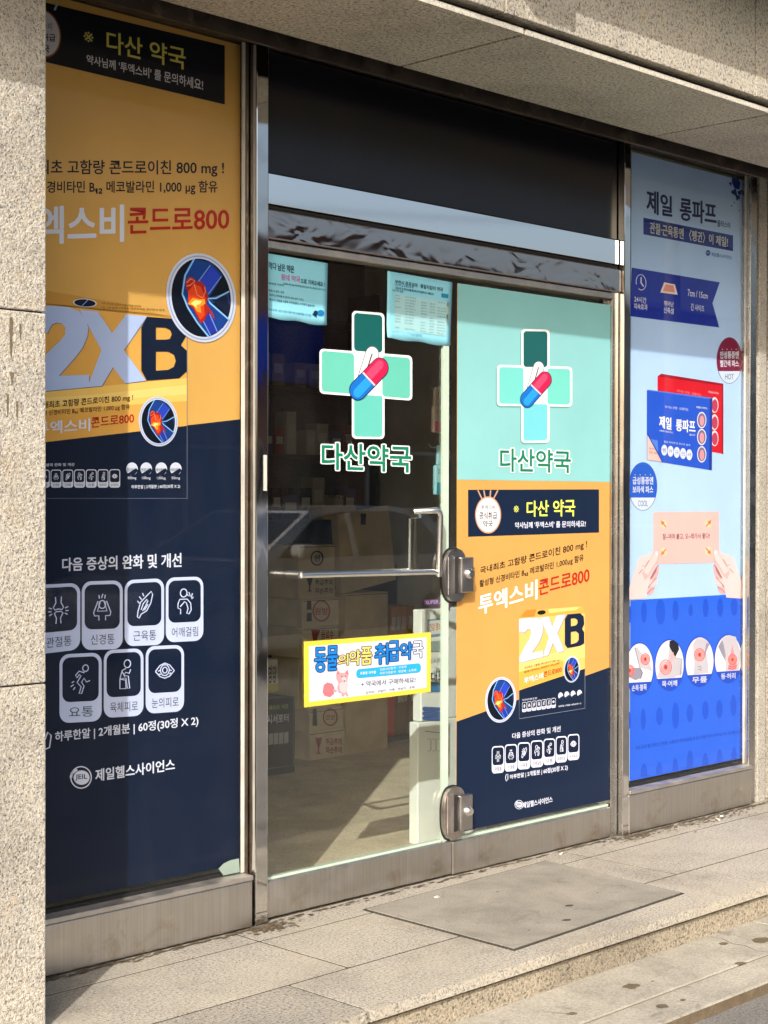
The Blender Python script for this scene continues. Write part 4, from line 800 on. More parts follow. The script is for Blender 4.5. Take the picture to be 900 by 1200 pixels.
# ------------------------------------------------------------------ things stuck on the left door leaf
YS = -0.0065
root = thing('cross_sticker', 'mint pharmacy cross sticker with capsule on the clear left door', 'sticker', (3.95, YS, 1.6))
cross(root, Qd(415, 448, 366.5, 511.5, 369.5, 512), Qd(377, 480.5, 411, 458.5, 419.5, 467), YS, [PR(20, 92, 90), PR(98, 190, 178), PR(102, 192, 174), PR(98, 188, 170)], None, Qd(377, 482, 518.5, 550, 522.5, 554), 'cross')
def paper(name, label, quad, y, curl):
    root = thing(name, label, 'notice', P(*quad[3], y), 'paper notices on the door')
    n, m_ = 14, 10; f = MB(); vs = []
    for j in range(m_+1):
        for i in range(n+1):
            a, c = i/n, j/m_; p = P(*bil(quad, a, c), y)
            k = curl*(max(0, c-.72)/.28)**2*(.4+.6*math.sin(a*5.0+1))+.0006*math.sin(a*9+c*5); vs.append((p.x, p.y-max(0, k)+.0002, p.z-(0.005*math.sin(a*6.0)**2 if c == 1 else 0)))
    off = len(vs); fs = [(j*(n+1)+i, (j+1)*(n+1)+i, (j+1)*(n+1)+i+1, j*(n+1)+i+1) for j in range(m_) for i in range(n)]
    f.mesh(vs, fs, PR(138, 208, 228), True); o = f.build('sheet', root); s = o.modifiers.new('thick', 'SOLIDIFY'); s.thickness = 0.0005; s.offset = 1
    return root
YI = -0.0062
qa = [(311.5, 296.5), (384, 308.5), (382.6, 381), (311.5, 371)]
r1 = paper('paper_notice', 'pale blue notice with handwritten style heading, left top corner of the door', qa, YI, .004)
S = lambda q, a, b_, c, d: sub(q, a, b_, c, d)
ink2 = PR(40, 70, 84)
T(r1, 'lettering', [('먹다 남은 약은', S(qa, .05, .13, .46, .245), PR(24, 56, 70), .02), ('동네 약국', S(qa, .25, .285, .56, .385), PR(190, 110, 170), .02), ('으로 가져오세요 !', S(qa, .57, .31, .96, .39), ink2, .01), ('가정에서 먹고 남은 약은 환경오염의 원인이 되니 함부로 버리지 마시고', S(qa, .28, .42, .98, .455), ink2, 0), ('약국에 가져다', S(qa, .05, .45, .30, .485), ink2, 0),
   ('버릴 수 없는 것은', S(qa, .05, .56, .30, .595), ink2, 0), ('영양제, 의약외품 빈 용기와 포장 상자 그리고', S(qa, .06, .63, .62, .665), ink2, 0), ('주사기나 화장품 식품류 의약외품류는 수거하지 않습니다', S(qa, .06, .70, .80, .74), ink2, 0), ('지역 약사회 · 보건소 공동 안내문 가정 내 폐의약품 수거 사업', S(qa, .05, .86, .74, .90), PR(60, 110, 150), 0)], YI-.0022)
b = MB(); b.flat(ell(*bil(qa, .90, .82), 4.5, 3.6, 16), YI-.0022, PR(30, 120, 186)); b.flat(ell(*bil(qa, .82, .83), 2.6, 3.0, 16), YI-.0028, PR(30, 60, 90)); b.flat([bil(qa, .76, .86), bil(qa, .82, .80), bil(qa, .84, .90)], YI-.0028, PR(30, 60, 90)); b.build('logo_picture', r1)
qb = [(454, 317.5), (530, 330.8), (527.2, 405.2), (453, 395.4)]
r2 = paper('paper_notice', 'pale blue timetable sheet with rows of print, right top corner of the left door', qb, YI, .005)
T(r2, 'lettering', [('부천시 공공심야 · 휴일지킴이 약국', S(qb, .12, .11, .86, .175), ink2, .02), ('매주 토 일 공휴일 운영', S(qb, .12, .175, .40, .20), PR(50, 120, 160), 0), ('운영시간 및 약국 위치를 확인하신 후 방문하시기 바랍니다', S(qb, .13, .215, .72, .255), ink2, .01), ('운영 약국 현황', S(qb, .08, .26, .25, .29), ink2, 0)], YI-.0022)
b = MB(); b.flat(sub(qb, .12, .32, .93, .86), YI-.0018, PR(160, 206, 212))
rnd = random.Random(3)
for rw in range(12):
    t = .335+rw*.044
    for a, wd in ((.13, .09), (.28, .18), (.53, .09), (.67, .08), (.79, .13)):
        if rnd.random() < .12: continue
        b.text(rnd.choice(['중앙약국', '온누리약국', '건강한약국', '시민약국', '행복약국']) if a < .2 else rnd.choice(['원미구 중동로 12', '소사구 경인로 8', '오정구 역곡로 31']) if a < .5 else rnd.choice(['032-123', '09-22시', '22-01시', '연중무휴']), S(qb, a, t, a+wd*rnd.uniform(.75, 1), t+.022), YI-.0024, PR(86, 120, 128), 0)
b.text('※ 약국 사정에 따라 운영시간이 변경될 수 있습니다 방문 전 전화', S(qb, .08, .885, .55, .925), YI-.0022, PR(50, 130, 170)); b.build('timetable', r2)
b = MB(); b.flat(sub(qb, .84, .20, .95, .26), YI-.0022, PR(40, 130, 170)); b.build('logo_picture', r2)

YA = -0.0115
root = thing('sign_board', 'yellow bordered animal medicine sign with pink dog hung on the left door', 'sign', P(430, 790, YA))
qs = [(356.8, 752), (505, 741), (504.6, 810.7), (357.2, 829)]
b = MB(); pts = [P(*p, YA) for p in qs]; b.prism(pts, (0, .004, 0), PR(226, 198, 70)); b.build('board', root)
b = MB(); b.flat(sub(qs, .035, .075, .968, .925), YA-LY, PR(204, 208, 222)); pan = b.build('white_panel', root)
ca = crop(350, 735, 5.625)
b = MB(); NAV = PR(30, 40, 90)
def bub(s, q, m, k):
    mx, my = sum(p[0] for p in q)/4, sum(p[1] for p in q)/4; q = [(mx+(p[0]-mx)*1.06, my+(p[1]-my)*1.06) for p in q]
    for i in range(8):
        t = i*math.pi/4; b.text(s, [(p[0]+math.cos(t)*.8, p[1]+math.sin(t)*.8) for p in q], YA-(2+i*.1+k*.5)*LY, NAV, .05)
    b.text(s, q, YA-(3.5+k*.5)*LY, m, .035)
blu, yel, w2 = PR(26, 122, 206), PR(228, 204, 100), PR(204, 214, 230)
bub('동', [ca(108, 140), ca(178, 138), ca(178, 290), ca(108, 292)], blu, 0); bub('물', [ca(190, 130), ca(258, 126), ca(252, 278), ca(190, 282)], blu, 1)
bub('의', [ca(262, 186), ca(326, 176), ca(326, 246), ca(262, 256)], yel, 0); bub('약', [ca(338, 160), ca(404, 150), ca(404, 246), ca(338, 250)], yel, 1); bub('품', [ca(414, 136), ca(480, 130), ca(480, 240), ca(414, 246)], yel, 0)
bub('취', [ca(504, 116), ca(588, 108), ca(588, 238), ca(504, 248)], blu, 1); bub('급', [ca(596, 96), ca(662, 92), ca(662, 216), ca(596, 222)], blu, 0); bub('약', [ca(672, 108), ca(746, 100), ca(746, 208), ca(672, 214)], blu, 1); bub('국', [ca(754, 98), ca(816, 94), ca(816, 196), ca(754, 202)], w2, 0)
b.build('headline', pan)
b = MB(); b.flat(rrect([ca(380, 278), ca(806, 236), ca(806, 298), ca(380, 338)], rs=.05, rt=.42), YA-2*LY, PR(40, 164, 214))
b.text('동물용 의약품', [ca(405, 294), ca(510, 286), ca(510, 306), ca(405, 314)], YA-3*LY, w2, .02); b.text('심장사상충약 · 구충제', [ca(535, 272), ca(710, 252), ca(710, 268), ca(535, 288)], YA-3*LY, w2, .01); b.text('외부기생충약 · 영양제 · 소독제', [ca(535, 296), ca(775, 272), ca(775, 290), ca(535, 314)], YA-3*LY, w2, .01); b.build('pill_caption', pan)
b = MB(); b.text('+ 약국에서 구매하세요!', [ca(412, 358), ca(770, 328), ca(770, 364), ca(412, 396)], YA-2*LY, PR(60, 64, 90), .01); b.text('강아지 · 고양이 · 가축 · 관상어 · 조류', [ca(442, 424), ca(766, 386), ca(766, 402), ca(442, 442)], YA-2*LY, PR(90, 94, 120), .015); b.build('lettering', pan)
b = MB(); DA, DBk, DC = PR(212, 150, 156), PR(200, 112, 120), PR(214, 184, 192)
D = lambda pts, k, m: b.flat([ca(*p) for p in pts], YA-k*LY, m)
D([(158, 430), (166, 380), (188, 364), (222, 372), (236, 400), (232, 440), (206, 462), (170, 452)], 2, DBk); D([(176, 400), (196, 384), (214, 396), (208, 430), (186, 436)], 2.5, PR(206, 116, 124)); D([(230, 408), (252, 416), (250, 428), (226, 424)], 2.3, PR(170, 150, 160))
D([(254, 400), (262, 366), (248, 340), (246, 318), (256, 280), (272, 300), (302, 302), (324, 276), (330, 312), (320, 352), (322, 380), (318, 430), (330, 450), (318, 456), (304, 440), (298, 456), (284, 456), (282, 436), (262, 430)], 3, DA)
D([(268, 372), (300, 352), (320, 360), (318, 420), (300, 436), (272, 420)], 3.5, DC); D([(282, 330), (308, 328), (316, 346), (300, 358), (284, 350)], 3.7, DC); D([(296, 352), (306, 350), (304, 360), (297, 360)], 4, PR(60, 40, 50)); D([(280, 322), (288, 320), (287, 330), (281, 330)], 4, PR(60, 40, 60)); D([(306, 320), (313, 320), (312, 328), (307, 328)], 4, PR(60, 40, 60)); D([(254, 288), (270, 304), (252, 316)], 3.6, DBk); D([(322, 284), (326, 312), (308, 304)], 3.6, DBk)
b.build('dog_picture', pan)
# ================================================================== INSIDE THE SHOP
FZ = 0.005
def carton(label, u0, u1, vt, vb, y, mat, marks, depth=0.28, floor=None, group='cartons stacked inside the shop'):
    a, c = P(u0, vb, y), P(u1, vt, y); zb = a.z if floor is None else floor
    root = thing('carton', label, 'carton', ((a.x+c.x)/2, y, zb), group)
    q = MB(); q.rbox(a.x, c.x, y, y+depth, zb, c.z, mat, 0.004, 1); q.build('box_body', root)
    q = MB(); xm = (a.x+c.x)/2; q.box(a.x+.004, c.x-.004, y-.0012, y-.0002, c.z-.012, c.z-.009, PR(70, 52, 30)); q.build('flap_seam', root)
    if marks:
        q = MB(); Q = [P(u0, vt, y), P(u1, vt, y), P(u1, vb, y), P(u0, vb, y)]; K = [(u0, P(u0, vt, y))]
        pq = [(u0, vt), (u1, vt), (u1, vb), (u0, vb)]
        for kind, args, m in marks:
            if kind == 't': q.text(args[0], sub(pq, *args[1:5]), y-.002, m, .03)
            elif kind == 'e':
                s, t, rs, rt = args; q.stroke([bil(pq, s+rs*math.cos(k*math.pi/10), t+rt*math.sin(k*math.pi/10)) for k in range(20)], y-.002, m, 1.6, True)
            elif kind == 'p': q.flat([bil(pq, *p) for p in args], y-.002, m)
        q.build('printed_mark', root)
    return root, c.z
KR, KB = PR(150, 44, 36), PR(30, 28, 26)
GL = [(.10, .30), (.30, .30), (.24, .55), (.22, .60), (.22, .75), (.28, .80), (.12, .80), (.18, .75), (.18, .60), (.16, .55)]
_, z = carton('lowest carton of the stack, red goblet and fragile marks', 363, 404.5, 853, 891, 2.25, 'cardboard_pale', [('p', [(a*1.0+.05, b_) for a, b_ in GL], KR), ('t', ('취급주의', .45, .32, .9, .52), KR), ('t', ('파손주의', .45, .58, .9, .78), KR)], floor=FZ)
_, z = carton('second carton from the floor, red round mark and black bottle', 363, 403, 828, 853, 2.25, 'cardboard_pale', [('e', (.6, .5, .2, .38), KR), ('t', ('건강', .46, .38, .74, .62), KR), ('p', [(.1, .1), (.2, .1), (.22, .9), (.08, .9)], KB)], floor=z+.001)
_, z = carton('third carton of the stack, mostly hidden behind the yellow bordered sign', 359, 400, 768, 828, 2.25, 'cardboard_pale', None, floor=z+.001)
_, z = carton('carton with red goblet mark just above the yellow bordered sign', 354, 397, 733, 768, 2.25, 'cardboard_pale', [('p', [(.25, .15), (.5, .15), (.42, .4), (.38, .8), (.34, .8)], KR), ('t', ('음료수', .52, .15, .86, .45), KR)], floor=z+.001)
_, z = carton('carton with red round mark and bottles above the goblet carton', 354, 397.5, 700, 733, 2.25, 'cardboard_pale', [('e', (.52, .48, .22, .36), KR), ('t', ('박카', .34, .36, .70, .62), KR), ('p', [(.14, .12), (.24, .12), (.26, .44), (.12, .44)], KB), ('p', [(.14, .55), (.26, .55), (.26, .85), (.12, .85)], KB)] if False else [('e', (.52, .48, .22, .36), KR), ('t', ('원방', .34, .36, .70, .62), KR), ('p', [(.14, .12), (.24, .12), (.26, .44), (.12, .44)], KB), ('p', [(.14, .55), (.26, .55), (.26, .85), (.12, .85)], KB)], floor=z+.001)
_, z = carton('topmost brown carton of the stack, black goblet mark on it', 350, 393, 638, 700, 2.25, 'cardboard', [('p', [(a*.9+.12, b_*.55+.45) for a, b_ in GL], KB), ('t', ('취급주의', .45, .66, .92, .77), KB), ('t', ('파손주의', .45, .82, .92, .93), KB), ('e', (.5, .26, .16, .13), KB), ('t', ('원', .42, .20, .58, .32), KB)], floor=z+.001)
_, z = carton('large plain brown carton on the floor right of the stack', 405, 455, 693, 889, 2.26, 'cardboard', None, 0.36, floor=FZ)
zt_ = z
a, c = P(397, 693, 2.24), P(460, 604, 2.24)
root = thing('carton', 'flattened brown carton leaning upright on top of the large one', 'carton', ((a.x+c.x)/2, 2.28, zt_), 'cartons stacked inside the shop')
q = MB(); pts = [P(401, 706, 2.24), P(464, 689, 2.24), P(455, 602, 2.24), P(395, 613, 2.24)]; mz = min(p.z for p in pts); pts = [p+Vector((0, 0, zt_+.001-mz)) for p in pts]; q.prism(pts, (0, .05, 0), 'cardboard'); q.build('board', root)
q = MB(); pm = [p*0.5+r_*0.5 for p, r_ in ((pts[2], pts[3]), (pts[0], pts[1]))]; q.box(pm[0].x-.018, pm[0].x+.018, 2.236, 2.239, pm[0].z-.08, pm[0].z-.02, PR(60, 46, 30)); q.build('tape', root)
# dark product carton with green print
a, c = P(309, 906, 2.05), P(346, 816, 2.05)
root = thing('carton', 'black product carton with white and green print by the door post', 'carton', ((a.x+c.x)/2, 2.05, FZ))
q = MB(); q.rbox(a.x, c.x, 2.05, 2.3, FZ, c.z, PR(26, 34, 30), .004, 1); q.build('box_body', root)
q = MB(); q.text('시서포터', [(313, 838), (338, 836), (338, 846), (313, 849)], 2.048, WHT, .03); q.text('새로운 제품', [(315, 827), (338, 825), (338, 830), (315, 832)], 2.048, PR(130, 170, 60), .02)
for i in range(4): q.flat([(315+i*6, 860-i*.5), (320+i*6, 859-i*.5), (320+i*6, 872-i*.5), (315+i*6, 873-i*.5)], 2.048, PR(160, 170, 168))
q.stroke([(312, 818), (344, 814), (344, 897), (312, 901)], 2.0475, PR(120, 128, 124), .6); q.build('printed_mark', root)
a, c = P(313, 816, 2.1), P(326, 772, 2.1); zb = P(309, 816, 2.05).z
root = thing('medicine_box', 'white and yellow box standing on the black product carton', 'box', ((a.x+c.x)/2, 2.12, zb))
q = MB(); q.rbox(a.x, c.x, 2.1, 2.2, zb+.003, c.z, PR(206, 206, 196), .003, 1); q.build('box_body', root); q = MB(); q.box(a.x, c.x, 2.0975, 2.0985, zb+.01, zb+.05, PR(206, 190, 90)); q.text('영양', [(314, 780), (324, 779), (324, 800), (314, 801)], 2.097, PR(60, 60, 60), .02); q.build('printed_mark', root)
# low folder rack with upright folders
XA, XB = P(424, 800, 2.42).x, P(492, 800, 2.42).x
root = thing('shelf_unit', 'dark low shelf unit holding upright folders near the floor', 'shelf', ((XA+XB)/2, 2.5, FZ))
zs = P(450, 780, 2.42).z
q = MB(); q.box(XA-.03, XB+.5, 2.42, 2.72, FZ, FZ+.03, PR(60, 50, 40)); q.build('shelf_board', root); q = MB(); q.box(XA-.03, XB+.5, 2.42, 2.72, zs, zs+.03, PR(60, 50, 40)); q.build('shelf_board', root)
q = MB(); q.box(XA-.06, XA-.032, 2.42, 2.72, FZ, zs+.55, PR(50, 42, 34)); q.build('side_panel', root); q = MB(); q.box(XB+.502, XB+.53, 2.42, 2.72, FZ, zs+.55, PR(50, 42, 34)); q.build('side_panel', root)
q = MB(); q.box(XA-.03, XB+.5, 2.72, 2.74, FZ, zs+.55, PR(40, 36, 32)); q.build('back_panel', root)
def folder(col, w_, h_, label):
    root = thing('folder', label, 'folder', (0, 0, 0), 'upright folders in the low shelf')
    q = MB(); q.rbox(0, w_, 0, .22, 0, h_, col, .003, 1); q.build('cover', root, local=True); q = MB(); q.box(w_*.2, w_*.8, -.0015, -.0003, h_*.55, h_*.8, PR(200, 196, 180)); q.build('spine_label', root, local=True); return root
r0 = folder(PR(220, 84, 40), .135, .36, 'orange red upright folder, widest in the low shelf'); r0.location = (P(447, 880, 2.40).x, 2.425, FZ+.031); r0.scale = (1, 1, 1.12)
fs_ = folder(PR(150, 120, 70), .035, .34, 'thin tan folder leaning in the low shelf')
xx_ = [P(u_, 880, 2.43).x for u_ in (429, 435, 441, 464, 469, 475, 480, 485, 490)]
for i, x in enumerate(xx_):
    o = fs_ if i == 0 else copy_thing(fs_, (0, 0, 0)); o.location = (x, 2.44+.01*(i % 3), FZ+.031); o.rotation_euler = (0, [.08, .06, .05, .10, .12, .09, .11, .08, .06][i]*.9, 0); o['label'] = 'thin tan folder leaning in a row in the low shelf'
f2 = folder(PR(190, 130, 60), .05, .30, 'amber folder on the upper board of the low shelf')
for i, u_ in enumerate((456, 462, 468, 476)):
    o = f2 if i == 0 else copy_thing(f2, (0, 0, 0)); o.location = (P(u_, 740, 2.44).x, 2.45, zs+.031); o.rotation_euler = (0, .10, 0); o['label'] = 'amber folder on the upper board of the low shelf'
# back wall shelf with medicine boxes
BX0, BX1 = 5.6, 6.75
root = thing('shelf_unit', 'tall dim medicine shelf against the back wall', 'shelf', (6.1, 2.9, FZ))
for zz in (1.25, 1.62, 2.0, 2.4):
    q = MB(); q.box(BX0, BX1, 2.75, 2.99, zz, zz+.02, PR(84, 82, 78)); q.build('shelf_board', root)
for xx in (BX0-.03, BX1):
    q = MB(); q.box(xx, xx+.03, 2.75, 2.99, FZ, 2.6, PR(74, 72, 68)); q.build('side_panel', root)
rr_ = random.Random(5); pal = [(196, 190, 180), (70, 90, 140), (150, 60, 60), (180, 150, 60), (90, 130, 110), (210, 210, 206), (60, 60, 70)]
proto = {}
n_ = 0
for zz in (1.25, 1.62, 2.0):
    x = BX0+.02
    while x < BX1-.14:
        w_ = rr_.choice((.07, .09, .12)); h_ = rr_.choice((.14, .18, .24)); c_ = rr_.choice(pal); k = (w_, h_, c_)
        if k not in proto:
            r_ = thing('medicine_box', 'small medicine box on the dim back wall shelf', 'box', (0, 0, 0), 'medicine boxes on the back wall shelf')
            q = MB(); q.box(0, w_, 0, .1, 0, h_, PR(*c_)); q.build('box_body', r_, local=True); q = MB(); q.box(w_*.15, w_*.85, -.0015, -.0004, h_*.4, h_*.7, PR(220, 220, 214)); q.build('printed_mark', r_, local=True); proto[k] = r_; o = r_
        else: o = copy_thing(proto[k], (0, 0, 0))
        o.location = (x, 2.78, zz+.021); x += w_+rr_.choice((.01, .02, .08))
a, c = P(372, 589, 2.7), P(412, 573, 2.7)
root = thing('medicine_box', 'wide yellow box above the top carton, at the back of the shop', 'box', ((a.x+c.x)/2, 2.72, 1.271))
q = MB(); q.rbox(a.x, c.x, 2.66, 2.77, 1.271, 1.271+(c.z-a.z), PR(206, 170, 50), .003, 1); q.build('box_body', root); q = MB(); q.text('고려은단' if False else '비타민', [(385, 577), (406, 577), (406, 585), (385, 585)], 2.655, PR(90, 60, 20), .03); q.build('printed_mark', root)
# leaflet stand just inside the door, with rack and hanging packs above it
ys = 0.42
a = P(489.5, 985, ys); c = P(533, 702, ys); XL = a.x; XR2 = XL+.42
SZt = P(497, 700, ys).z
root = thing('leaflet_stand', 'pale mint leaflet stand just inside the door with printed panel', 'stand', (XL+.2, ys, FZ))
MI = PR(222, 230, 222)
q = MB(); q.rbox(XL, XR2, ys, ys+.05, FZ, SZt-.5, MI, .004, 1); q.rbox(XL+.02, XR2, ys+.002, ys+.05, SZt-.498, SZt-.05, MI, .004, 1); q.build('panel', root)
q = MB(); q.flat([(497, 703), (527, 700), (527, 716), (522, 711), (497, 709)], ys-.002, PR(116, 40, 120)); q.text('SUPER A', [(499, 704), (519, 702), (519, 707), (499, 708.5)], ys-.003, WHT, .03); q.build('purple_header', root)
q = MB()
yy = ys-.002
q.flat([(501, 726), (521, 724), (521, 744), (501, 746)], yy, PR(110, 160, 190)); q.flat([(502.5, 728), (519.5, 726), (519.5, 742), (502.5, 744)], yy-.0006, PR(216, 220, 210)); q.text('건강 정보', [(503, 731), (517, 729), (517, 738), (503, 740)], yy-.0012, PR(190, 110, 60), .02)
q.flat([(501, 752), (524, 750), (524, 762), (501, 764)], yy, PR(150, 168, 164)); q.text('집으로 전화하면', [(503, 772), (522, 770), (522, 775), (503, 777)], yy, PR(90, 100, 100)); q.text('대로', [(505, 787), (521, 785), (521, 797), (505, 799)], yy, PR(60, 84, 96), .03)
q.flat([(501, 798), (524, 801), (524, 810), (501, 811)], yy, PR(40, 120, 180))
for i in range(3): q.flat(rrect([(495, 828+i*5.5), (518-i*-2, 829+i*5.5), (518-i*-2, 834+i*5.5), (495, 833+i*5.5)], rs=.12, rt=.4), yy, PR(40, 84, 150))
q.stroke([(498, 857), (517, 859)], yy, PR(120, 130, 140), .8)
for i in range(3): q.stroke([(501+i*6, 866), (505+i*6, 866), (505+i*6, 880), (501+i*6, 880)], yy, PR(130, 140, 150), .7)
q.build('printed_panel', root)
root = thing('display_rack', 'slim steel rack with hooks above the leaflet stand', 'rack', (XL+.33, .44, FZ))
xr_ = P(528, 600, .44).x
q = MB(); q.box(xr_, xr_+.03, .47, .50, FZ, 2.1, 'steel_frame'); q.build('upright', root)
def hook(u, v, yv):
    e = P(u, v, yv); q = MB(); q.tube([Vector((xr_+.01, .47, e.z)), Vector((e.x+.02, yv, e.z)), Vector((e.x-.005, yv-.01, e.z)), Vector((e.x-.02, yv-.012, e.z+.012))], .0028, 'steel_bright', 8); q.build('hook', root); return e
e1 = hook(505, 456, .36); e2 = hook(504, 524, .36); e3 = hook(515, 600, .38)
def pack(label, u0, u1, vt, vb, yv, m, m2, e, words):
    a, c = P(u0, vb, yv), P(u1, vt, yv)
    root = thing('hanging_pack', label, 'pack', ((a.x+c.x)/2, yv, a.z), 'packs hung on the display rack')
    q = MB(); q.rbox(a.x, c.x, yv, yv+.02, a.z, a.z+(c.z-a.z)*.62, m, .006, 2); q.rbox(a.x+(c.x-a.x)*.2, c.x, yv+.002, yv+.016, a.z+(c.z-a.z)*.62, c.z+.006, m, .003, 1); q.build('card', root)
    q = MB(); q.box(a.x+.003, c.x-.003, yv-.002, yv-.0006, a.z+.006, a.z+(c.z-a.z)*.26, m2); q.text(words, [(u0+2, vt+(vb-vt)*.45), (u1-1, vt+(vb-vt)*.45), (u1-1, vt+(vb-vt)*.6), (u0+2, vt+(vb-vt)*.6)], yv-.0012, PR(120, 110, 110), .0); q.build('printed_mark', root)
pack('left of three cream and pink packs on the top hook', 509, 514.5, 456, 507, .352, PR(222, 208, 190), PR(216, 110, 150), e1, '약')
pack('middle one of three cream and pink packs on the top hook', 514.2, 519.5, 455, 508, .376, PR(226, 214, 196), PR(216, 110, 150), e1, '약')
pack('right of three cream and pink packs on the top hook', 519, 524.5, 455, 507, .40, PR(222, 208, 190), PR(216, 110, 150), e1, '약')
pack('teal and white pack hanging on the middle hook of the rack', 511, 524, 524, 580, .37, PR(150, 206, 212), PR(40, 140, 160), e2, '치실')
pack('blue pack on the lowest hook, partly behind the door handle', 517, 526, 601, 655, .40, PR(70, 140, 176), PR(30, 70, 130), e3, '칫솔')

# ================================================================== ACROSS THE STREET (seen in the glass and the steel)
def mir(u, v, m): p = P(u, v, m); return Vector((p.x, -m, p.z))
# parked car
CX, CY = 9.35, -7.0
root = thing('parked_car', 'silver grey parked car mirrored in the left glass door', 'car', (CX, CY, STREET-.02))
def prof(pts, y0, y1, m, inset=0.0, zmid=None):
    q = MB(); a = [Vector((x, y0, z)) for x, z in pts]; b_ = [Vector((x, y1, z)) for x, z in pts]
    q.face(a, m); q.face(b_[::-1], m)
    for i in range(len(a)): q.face([a[i], b_[i], b_[(i+1) % len(a)], a[(i+1) % len(a)]], m)
    return q
# local: x towards the rear, y = 0 on the side facing the shop, going negative away from it
W_ = 1.78
q = prof([(-1.05, .30), (-1.08, .55), (-1.0, .72), (-.55, .84), (.12, .95), (.35, .98), (3.1, .98), (3.35, .90), (3.42, .60), (3.38, .30)], 0, -W_, 'car_paint'); q.build('body', root, local=True, bevel=.06)
def gh(zt_, zb_): pass
q = MB()
base_ = [(.14, .965), (3.0, .965)]; roof = [(.95, 1.43), (1.5, 1.485), (2.1, 1.475), (2.55, 1.40)]
ti = .17
def gp(x, z, side):
    f = (z-.965)/(1.485-.965); yy = -.03-ti*f if side == 0 else -W_+.03+ti*f
    return Vector((x, yy, z))
out_ = [(.14, .965), (.95, 1.43), (1.5, 1.485), (2.1, 1.475), (2.55, 1.40), (3.0, .965)]
A_ = [gp(x, z, 0) for x, z in out_]; B_ = [gp(x, z, 1) for x, z in out_]
q.face(A_, 'car_paint'); q.face(B_[::-1], 'car_paint')
for i in range(5): q.face([A_[i], B_[i], B_[i+1], A_[i+1]], 'car_paint')
q.build('cabin', root, local=True, bevel=.03)
def pane(ptsxz, side, off=.008):
    q = MB(); pts = [gp(x, z, side)+Vector((0, off if side == 0 else -off, .002)) for x, z in ptsxz]; q.face(pts, 'car_glass'); q.build('side_window', root, local=True)
for sd in (0, 1):
    pane([(.42, 1.0), (1.0, 1.37), (1.38, 1.425), (1.38, 1.0)], sd); pane([(1.46, 1.0), (1.46, 1.425), (2.05, 1.425), (2.42, 1.36), (2.70, 1.0)], sd)
q = MB(); n1 = Vector((-.42, 0, .7)).normalized()*.008
q.face([gp(.20, 1.0, 0)+n1+Vector((0, -.06, 0)), gp(.90, 1.40, 0)+n1+Vector((0, -.06, 0)), gp(.90, 1.40, 1)+n1+Vector((0, .06, 0)), gp(.20, 1.0, 1)+n1+Vector((0, .06, 0))], 'car_glass'); q.build('windscreen', root, local=True)
for sy in (0.0, -W_):
    for cx_ in (-.28, 2.55):
        s_ = 1 if sy == 0 else -1
        q = MB(); q.tube([(cx_, sy-s_*.16, .32), (cx_, sy-s_*.15, .32), (cx_, sy+s_*.012, .32), (cx_, sy+s_*.02, .32)], [.29, .325, .325, .29], 'tyre', 28); wh = q.build('wheel', root, local=True)
        q = MB(); q.tube([(cx_, sy+s_*.0205, .32), (cx_, sy+s_*.026, .32)], [.215, .20], 'steel_bright', 24)
        for k in range(5):
            t = k*2*math.pi/5; q.tube([(cx_+.05*math.cos(t), sy+s_*.03, .32+.05*math.sin(t)), (cx_+.2*math.cos(t), sy+s_*.026, .32+.2*math.sin(t))], .022, 'steel_frame', 6)
        q.build('rim', wh, local=True)
    q = MB(); s_ = 1 if sy == 0 else -1; q.rbox(.52, .72, min(sy+s_*.0, sy+s_*.2), max(sy+s_*.0, sy+s_*.2), 1.0, 1.13, PR(150, 152, 156), .05, 3); q.build('wing_mirror', root, local=True)
    q = MB(); q.rbox(-1.07, -.86, min(sy-s_*.35, sy-s_*.01), max(sy-s_*.35, sy-s_*.01)+.0, .62, .74, PR(210, 214, 220, True), .03, 2); q.build('headlight', root, local=True)
    q = MB(); q.rbox(1.25, 1.42, min(sy, sy+s_*.03), max(sy, sy+s_*.03), .83, .86, 'steel_bright', .008, 1); q.build('door_handle', root, local=True)
# houses opposite
def house(label, x0, x1, yf, h, wall, roofm, wins, door):
    root = thing('house', label, 'house', ((x0+x1)/2, yf, STREET), 'buildings across the street')
    q = MB(); q.box(x0, x1, yf-8, yf, STREET-.03, h, wall); q.build('wall', root)
    q = MB(); q.prism([(x0-.3, yf+.35, h), (x0-.3, yf-8.3, h), (x0-.3, yf-4, h+1.1)], (x1-x0+.6, 0, 0), roofm); q.build('roof', root)
    for wx, wz, ww, wh in wins:
        q = MB(); q.box(wx-.06, wx+ww+.06, yf+.002, yf+.05, wz-.06, wz+wh+.06, PR(200, 198, 190)); f_ = q.build('window', root); q = MB(); q.box(wx, wx+ww, yf+.052, yf+.06, wz, wz+wh, 'window_dark'); q.build('pane', f_)
    q = MB(); q.box(door, door+.95, yf+.002, yf+.05, STREET, 1.95, PR(90, 80, 74)); q.build('door', root)
    return root
house('low brick house opposite, with a blue shop sign on it', 13.2, 21.0, -14.0, 5.15, 'brick_wall', 'roof_grey', [(14.2, .9, 1.2, 1.2), (17.8, .9, 1.6, 1.2), (19.8, 1.0, .8, 1.1)], 16.2)
house('plain plastered house with dark roof across the street', 21.6, 29.5, -15.0, 5.2, 'plaster_wall', 'roof_grey', [(22.6, .9, 1.4, 1.2), (26.0, .9, 1.4, 1.2)], 24.6)
house('tall plastered house across the street, left in mirror view', 3.2, 12.6, -15.5, 4.6, 'plaster_wall', 'roof_grey', [(4.5, .9, 1.4, 1.2), (9.0, .9, 1.6, 1.2), (4.5, 2.9, 1.4, 1.0)], 7.0)
